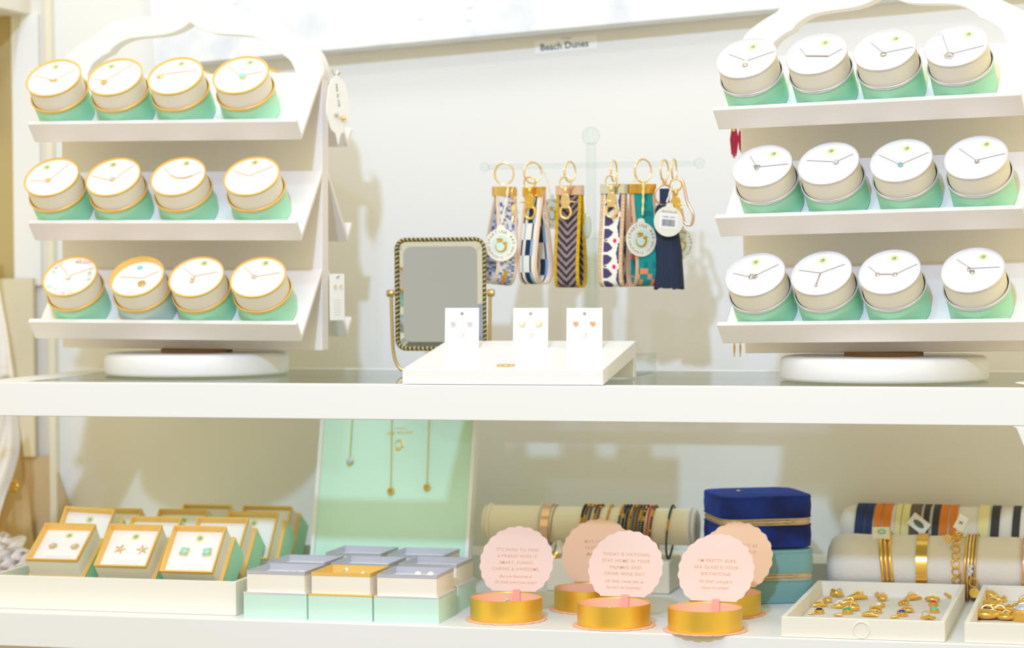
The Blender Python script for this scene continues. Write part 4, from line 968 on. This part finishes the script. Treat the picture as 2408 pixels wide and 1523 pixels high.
# ---------------------------------------------------------------- velvet jewellery cases
def jcase(M,w,h,vel,label,zipn,nap):
    t=thing('jewellery_case',M,label,'jewellery case','zipped jewellery cases'); hh=h/2
    def shell(z0,z1,top):
        r=.020; ins=[(0.0012,0),(0,.0015),(0,.5),(0,.985),(.0014,.997),(.0040,1.0)] if top else [(.004,0),(.0014,.003),(0,.02),(0,.5),(0,.97),(.0012,1)]
        b=MB(); vs=[];L=[]
        for i_,(q,f_) in enumerate(ins):
            bul=.0009*sin(PI*f_); ring_=rrect(-w/2+q-bul,w/2-q+bul,-w/2+q-bul,w/2-q+bul,r-q,8); L.append([(x,y,z0+(z1-z0)*f_) for x,y in ring_])
        if top:
            for k,q in enumerate((.012,.03)): L.append([(x,y,z1+.0012*(k+1)) for x,y in rrect(-w/2+q,w/2-q,-w/2+q,w/2-q,.012,8)])
        n=len(L[0]); vs=[p for l in L for p in l]
        fs=[(a*n+k,a*n+(k+1)%n,(a+1)*n+(k+1)%n,(a+1)*n+k) for a in range(len(L)-1) for k in range(n)]+[tuple((len(L)-1)*n+k for k in range(n)),tuple(range(n-1,-1,-1))]
        b.add(vs,fs); return b
    shell(0.0004,hh-.0042,False).build('lower_shell',vel,t,50); shell(hh+.0042,h,True).build('upper_shell',vel,t,50)
    b=MB(); b.prism(rrect(-w/2+.0012,w/2-.0012,-w/2+.0012,w/2-.0012,.019,8),hh-.0042,hh+.0042); z=b.build('zip_tape',ZIP,t,50)
    c=MB(); Q=dense(rrect(-w/2+.0008,w/2-.0008,-w/2+.0008,w/2-.0008,.0195,8),.0022)
    c.tube([(p.x,p.y,hh) for p in Q],.0013,6,True); 
    for zz in(-.0020,.0020): c.tube([(p.x,p.y,hh+zz) for p in Q],.0007,6,True)
    c.build('zip_teeth',mat('champagne_zip',(218,196,160),.35,.6),t,60)
    for zz in(hh-.0052,hh+.0052,h-.003): 
        pp=MB(); pp.tube([(p.x,p.y,zz) for p in dense(rrect(-w/2-.0004,w/2+.0004,-w/2-.0004,w/2+.0004,.0205,8),.004)],.0008,6,True); pp.build('piping',vel,t,60)
    return t,hh
CW=.112
Mc=T(.2290,.300,ZL)@R(rad(25),'Z')
t,hh=jcase(Mc,CW,.0640,TEALV,'sea green velvet zipped jewellery case under the royal blue one','zip',1)
b=MB(); b.tube([(0,0,0),(.003,0,-.004),(.003,.0,-.016)],.0013,6); b.torus(.003,.0008,0,16,6,T(.003,0,-.018)@R(PI/2,'X')); b.build('zip_pull',GOLD,t,60,M=T(CW/2+.002,.030,hh))
t,hh=jcase(T(.2275,.300,ZL+.0665)@R(rad(24),'Z'),CW,.0625,NAVYV,'royal blue velvet zipped jewellery case, topmost of the two stacked cases','zip',1)
MB().sph((0,0,0),.0022,0,12,(1.2,1,.5)).build('snap_stud',GOLD,t,M=T(-.026,-.012,.0655))
# ---------------------------------------------------------------- white bracelet rolls
def roll(x0,x1,Y,Z,r,label,nm='bracelet_roll'):
    t=thing(nm,T(x0,Y,Z-r),label,'bracelet roll','white velvet bracelet rolls')
    prof=[(0,0.0),(r*.55,.001),(r*.82,.005),(r*.95,.012),(r,.024)]+[(r*(1+.012*sin(k*1.7)),.024+(x1-x0-.05)*k/20) for k in range(1,20)]+[(r,x1-x0-.024),(r*.9,x1-x0-.008),(0,x1-x0)]
    MB().lathe(prof,48,0,T(0,0,r)@Ly,False).build('roll',VELC,t,70)
    return t
FY,FZ,FR=.347,-.2345,.0365
BKY,BKZ,BKR=.438,-.2060,.0345
roll(.3080,.560,FY,FZ,FR,'white velvet bracelet roll in front, behind the charm trays')
bk=roll(.3120,.560,BKY,BKZ,BKR,'white velvet roll at the back wrapped with coloured leather straps')
def fx(px,Y,r): return onY(px,1300,Y-r).x
GL_='leather straps on the back roll'
def lstrap(p0,p1,c,name,label):
    a,b_=fx(p0,BKY,BKR),fx(p1,BKY,BKR)
    o=cuff((a+b_)/2,BKY,BKZ,BKR+.0008,(b_-a),.0014,mat('leather_%s'%name,c,.65,bump=(300,.2,'n')),'leather_strap',label,'strap',GL_,.004)
NVL,ORL,YEL,BRL,DKL=(32,46,92),(222,126,22),(236,226,160),(104,84,68),(58,54,50)
for p0,p1,c,n_,l in((2014,2036,NVL,'navy','navy leather strap, leftmost on the back roll'),(2037,2054,NVL,'navy','second navy leather strap, touching the orange one'),(2057,2074,ORL,'orange','left strap of the first orange pair on the back roll'),(2077,2096,ORL,'orange','right strap of the first orange pair on the back roll'),(2107,2119,YEL,'yellow','pale yellow strap left of the brown one, left half'),(2121,2138,YEL,'yellow','pale yellow strap touching the brown one'),
(2140,2164,BRL,'brown','wide brown leather strap behind the oval-print tag'),(2170,2184,DKL,'dark','dark brown strap right of the oval-print tag, first'),(2191,2206,DKL,'dark','dark brown strap right of the oval-print tag, second'),(2208,2226,ORL,'orange','orange strap behind the blue-marked tag, left one'),(2230,2247,ORL,'orange','orange strap behind the blue-marked tag, right one'),
(2295,2319,YEL,'yellow','pale yellow strap near the right end of the back roll'),(2324,2343,DKL,'dark','charcoal strap beside the right pale yellow one'),(2372,2389,DKL,'dark','charcoal strap, rightmost visible on the back roll')): lstrap(p0,p1,c,n_,l)
# bracelets on the front roll
def cuffF(p0,p1,th,m,name,label,**k):
    a,b_=fx(p0,FY,FR),fx(p1,FY,FR); return cuff((a+b_)/2,FY,FZ,FR+.0012,(b_-a),th,m,name,label,'bracelet',None,**k)
xg=fx(2085,FY,FR)
t=thing('triple_bangle',T(xg,FY,FZ),'slanted triple gold bangle with a white tag, left end of the front roll','bracelet')
for k in range(3):
    P=loop_pts(FR+.0022,.002,0,72); MB().tube([(x+.0052*(k-1)-.10*z,y,z) for x,y,z in P],.0021,8,True).build('bangle',GOLDD,t,60)
b=MB(); b.torus(.0042,.0012,0,20,6,T(0,-.024,.0300)@R(PI/2,'X')); b.sph((0,-.024,.0345),.002,0,8); b.build('clasp',GOLDD,t,60)
def paper_tag(parent,px,py,Y,w,h,ang,m=TAGC):
    q=parent.matrix_world.inverted()@onY(px,py,Y)
    return MB().box(-w/2,w/2,-h/2,h/2,-.0004,.0004).build('paper_tag',m,parent,M=T(*q)@XZ@R(rad(ang),'Z'))
tg=paper_tag(t,2073,1253,FY-.0375,.0205,.0140,1)
MB().torus(.0042,.0010,0,24,6,T(.001,.0015,.0006),ex=.55).build('printed_oval',mat('mint_print',(140,206,184),.6),tg)
w_=cuffF(2152,2177,.0013,GOLDD,'wide_cuff','wide polished gold cuff on the front roll, left of the chain bracelet',drop=.001,links=0)
MB().torus(.0046,.0009,0,20,6,T(.0,-FR*.62,-FR*.80)@R(rad(60),'X')).build('clasp',ROSE,w_,60)
xc=fx(2242,FY,FR); t=thing('chain_bracelet',T(xc,FY,FZ),'chunky gold link chain bracelet with a key clasp, middle of the front roll','bracelet')
P=loop_pts(FR+.0022,.002,-.002,26); b=MB()
for i,(x,y,z) in enumerate(P):
    a=math.atan2(z,y); 
    b.torus(.0052,.0012,0,20,6,T(x,y,z)@R(a-PI/2,'X')@R(rad(25 if i%2 else -25),'Y'),ex=.92)
b.build('links',GOLDD,t,60)
b=MB(); b.torus(.0038,.0014,0,18,6,T(-.010,-.026,.0365)@R(PI/2,'X')); b.tube([(-.006,-.026,.0365),(.010,-.024,.0385)],.0012,6); b.build('key_clasp',GOLDD,t,60)
tg=paper_tag(t,2256,1227,FY-.030,.0120,.0180,-28,CARD)
mb=MB(); mb.box(-.003,.003,-.0004,.0004,.0004,.0006,0,R(.8,'Z')).box(-.003,.003,-.0004,.0004,.0004,.0006,0,R(-.5,'Z')); mb.build('pen_mark',mat('blue_ink',(60,80,140),.6),tg)
tg=thing('strap_tag',T(*onY(2160,1231,BKY-BKR-.004)),'white rotated paper tag with a dark oval print, in front of the brown strap','tag')
MB().box(-.0125,.0125,-.0085,.0085,-.0004,.0004).build('paper',CARD,tg,M=XZ@R(rad(-38),'Z'))
MB().disc(.0040,.0004,.0006,24).build('printed_oval',mat('sage_ink',(96,116,98),.6),tg,M=XZ@R(rad(-38),'Z')@Matrix.Diagonal((1.9,.9,1,1)))
xm=fx(2278,FY,FR); t=thing('bangle_set',T(xm,FY,FZ),'stack of gold and clear bangles with a coin charm, right of the chain bracelet','bracelet')
for k,(dx,m) in enumerate(((-.006,GOLDD),(-.002,GOLD),(.002,GOLDD),(.006,BRASS))):
    P=loop_pts(FR+.0024,.002,.004,64); MB().tube([(x+dx+(.02-.012*k)*z*.4,y,z) for x,y,z in P],.0015,8,True).build('bangle',m,t,60)
b=MB(); 
for k in range(4): b.sph((-.002+.002*(k%2),-FR-.004,-.004+.003*k),.0030,0,10)
b.build('clear_beads',CRYS,t,60)
b=MB(); b.torus(.005,.001,0,18,6,T(.003,-FR-.004,-.014)@R(PI/2,'X')); b.lathe([(0,-.001),(.0062,-.001),(.0062,.001),(0,.001)],24,0,T(.004,-FR-.004,-.026)@R(PI/2,'X')); b.build('coin_charm',GOLDD,t,60)
for px,nm in((2402,'rose gold bangle at the right edge of the photo, on the front roll'),):
    P=loop_pts(FR+.0022,.002,.002,64); x=fx(px,FY,FR); t=thing('bangle',T(x,FY,FZ),nm,'bracelet')
    for dx in(-.003,.001): MB().tube([(a+dx,y,z) for a,y,z in P],.0016,8,True).build('ring',ROSE,t,60)
# ---------------------------------------------------------------- charm trays
def ctray(x0,x1,lab):
    t=thing('charm_tray',T(x0,.0045,ZL),lab,'tray','ivory charm trays'); w=x1-x0; d=.302; h=.0222; k=.0055; b=MB()
    b.box(k,w-k,k,d-k,.0004,.004).box(0,w,0,k,.0002,h).box(0,w,d-k,d,.0002,h).box(0,k,k,d-k,.0002,h).box(w-k,w,k,d-k,.0002,h)
    b.build('tray_body',TRAYM,t,bevel=.0007)
    MB().box(k,w-k,k,d-k,.0041,.0052).build('liner',VELC,t)
    b=MB(); b.torus(.0085,.0008,0,40,6,T(w*.495,-.0003,h*.47)@R(PI/2,'X')); b.build('embossed_seal',TRAYM,t,60)
    return t
ctray(.3003,.4765,'ivory tray with rows of gold charms, in front of the left end of the roll')
ctray(.4970,.6900,'ivory tray heaped with large gold charms, cut by the right edge')
ZC=ZL+.0055
def charm(px,py,kind,size,label,group,gm=None,rot=0.,lift=0.):
    size*=1.3; q=onZ(px,py,ZC+lift); t=thing('gold_charm',T(q.x,q.y,ZC+lift)@R(rot,'Z'),label,'charm',group); b=MB(); s=size
    b.torus(s*.55,s*.11,0,18,6,T(0,s*.9,s*.55)@R(rad(75),'X')); b.build('loop',GOLD,t,60); b=MB()
    if kind=='gem': b.lathe([(0,0),(s*.9,0),(s,s*.25),(s*.9,s*.75),(s*.6,s*.8)],20,cap=False); b.build('setting',GOLDD,t,50); MB().sph((0,0,s*.78),s*.66,0,16,(1,1,.6)).build('stone',gm,t,60); return t
    if kind=='bar': b.tube([(-s*1.4,-s*.3,s*.3),(-s*.3,0,s*.5),(s*1.3,s*.2,s*.3)],[s*.25,s*.5,s*.2],8); b.sph((s*.3,.1*s,s*.6),s*.35,0,8)
    elif kind=='bird':
        b.sph((0,0,s*.4),s*.55,0,10,(1.6,.7,.7)); b.tube([(0,0,s*.5),(s*1.6,s*.5,s*.7)],[s*.35,s*.08],6); b.tube([(0,0,s*.4),(-s*1.7,-s*.4,s*.3)],[s*.3,s*.1],6)
    elif kind=='star':
        for k in range(5): a=2*PI*k/5; b.tube([(0,0,s*.3),(s*1.2*cos(a),s*1.2*sin(a),s*.2)],[s*.35,s*.12],6)
    elif kind=='hoop': b.torus(s*.8,s*.2,0,20,6,T(0,0,s*.4)@R(rad(25),'X')); b.sph((0,0,s*.4),s*.35,0,8)
    elif kind=='shell':
        for k in range(6): b.tube([(-s*.9,0,s*.1),(s*.2*k-s*.5,s*.1*k*(1 if k%2 else -1)*.4,s*(.9-.06*k)),(s*1.1,s*(k-2.5)*.25,s*.2)],[s*.15,s*.4,s*.15],8)
    elif kind=='blob': b.sph((0,0,s*.45),s*.7,0,12,(1.3,.8,.7)); b.sph((s*.5,s*.3,s*.6),s*.35,0,8); b.sph((-s*.5,-.1*s,s*.7),s*.3,0,8)
    elif kind=='locket': b.sph((0,0,s*.45),s,0,20,(1.25,.9,.45)); b.torus(s*.95,s*.1,0,28,6,T(0,0,s*.45),ex=.8)
    b.build('body',GOLDD,t,60); return t
G1='charms in the left charm tray'; G2='charms in the right charm tray'
rows_=[('first row from left',[(1911,1446,'bar',.0022,''),(1928,1443,'gem',.0046,'black'),(1931,1428,'bar',.0050,''),(1946,1418,'blob',.0050,''),(1966,1404,'shell',.0062,''),(1975,1394,'bird',.0048,'')]),
('second row from left',[(1972,1449,'bar',.0030,''),(1993,1443,'gem',.0050,'green'),(2008,1436,'blob',.0060,''),(1975,1431,'bird',.0058,''),(1999,1421,'bar',.0052,''),(2018,1410,'bar',.0068,''),(2020,1401,'blob',.0046,''),(2032,1393,'shell',.0046,'')]),
('middle row',[(2045,1449,'bar',.0052,''),(2058,1440,'hoop',.0058,''),(2065,1428,'gem',.0042,'white'),(2071,1425,'gem',.0036,'yellow'),(2072,1412,'blob',.0054,''),(2068,1402,'hoop',.0050,''),(2108,1392,'bird',.0056,'')]),
('fourth row from left',[(2102,1451,'bar',.0028,''),(2118,1446,'gem',.0050,'blue'),(2130,1437,'locket',.0052,''),(2122,1421,'hoop',.0052,'white'),(2145,1409,'bar',.0062,''),(2152,1400,'hoop',.0050,''),(2162,1397,'shell',.0046,'')]),
('rightmost row',[(2178,1452,'star',.0058,''),(2192,1436,'gem',.0044,'turquoise'),(2190,1421,'gem',.0044,'red'),(2188,1411,'locket',.0058,''),(2214,1401,'shell',.0078,''),(2224,1386,'shell',.0072,''),(2226,1374,'shell',.0062,'')])]
GM={'black':(20,20,24),'green':(40,170,90),'white':(240,240,244),'yellow':(240,190,40),'blue':(16,36,170),'turquoise':(20,220,190),'red':(226,20,50)}
ordn=['front','second','third','fourth','fifth','sixth','seventh','eighth']
kn={'bar':'bar-shaped','blob':'chunky','shell':'ribbed','bird':'winged','hoop':'hoop','star':'starfish','locket':'oval','gem':'gem-set'}
rn=random.Random(12)
for rn_,L in rows_:
    for k,(px,py,kind,s,g) in enumerate(L):
        kk='gem' if g and kind=='gem' else kind
        charm(px,py,kk,s,'small %s gold charm%s in the left charm tray, %s, %s from the front'%(kn[kk],' with %s stone'%g if g and kind=='gem' else '',rn_,ordn[k] if k else 'nearest') if False else 'gold charm with %s stone, %s of the left charm tray'%(g,rn_) if kk=='gem' else '%s gold charm, %s of left charm tray, %s'%(kn[kk],rn_,(ordn[k]+' from the front') if k else 'nearest the front'),G1,gem(GM[g]) if kk=='gem' else None,rn.uniform(-.5,.5))
for px,py,kind,s,lab in((2362,1395,'locket',.0105,'big puffed gold pendant at the back of the right charm tray'),(2322,1409,'shell',.0085,'ribbed gold charm behind the left edge cluster of the right tray'),(2345,1408,'hoop',.0046,'small silver-gold ball charm in the right tray'),(2318,1424,'locket',.0085,'oval gold charm at the left wall of the right tray'),(2333,1422,'blob',.0070,'knobbly gold charm next to the oval one, right tray'),(2330,1436,'bar',.0052,'short gold bar charm in the middle left of the right tray'),(2308,1449,'locket',.0100,'flat gold disc at the front left corner of the right tray'),(2318,1447,'star',.0052,'starfish charm on the flat disc, right tray'),(2338,1444,'hoop',.0085,'open gold hoop charm near the front of the right tray'),(2352,1450,'locket',.0070,'square-ish gold locket at the front of the right tray'),(2366,1436,'bar',.0085,'long gold bar charm in the right tray'),(2392,1433,'shell',.0085,'ribbed gold charm at the right edge, middle of the right tray'),(2402,1417,'blob',.0080,'chunky gold charm at the right edge, rear of the right tray'),(2404,1402,'hoop',.0070,'gold hoop charm at the right edge, back of the right tray')):
    charm(px,py,kind,s,lab,G2,None,rn.uniform(-.5,.5))
charm(2392,1449,'gem',.0120,'large clear crystal charm at the front of the right tray',G2,CRYS)
# white corner of a small dish at the right edge of the glass top
t=thing('small_dish',T(.569,.035,0),'corner of a small white dish on the glass at the right edge','dish')
MB().lathe([(0,.0004),(.012,.0004),(.020,.0040),(.0195,.0046),(.011,.0018),(0,.0018)],40,cap=False).build('dish',PLAST,t,60)
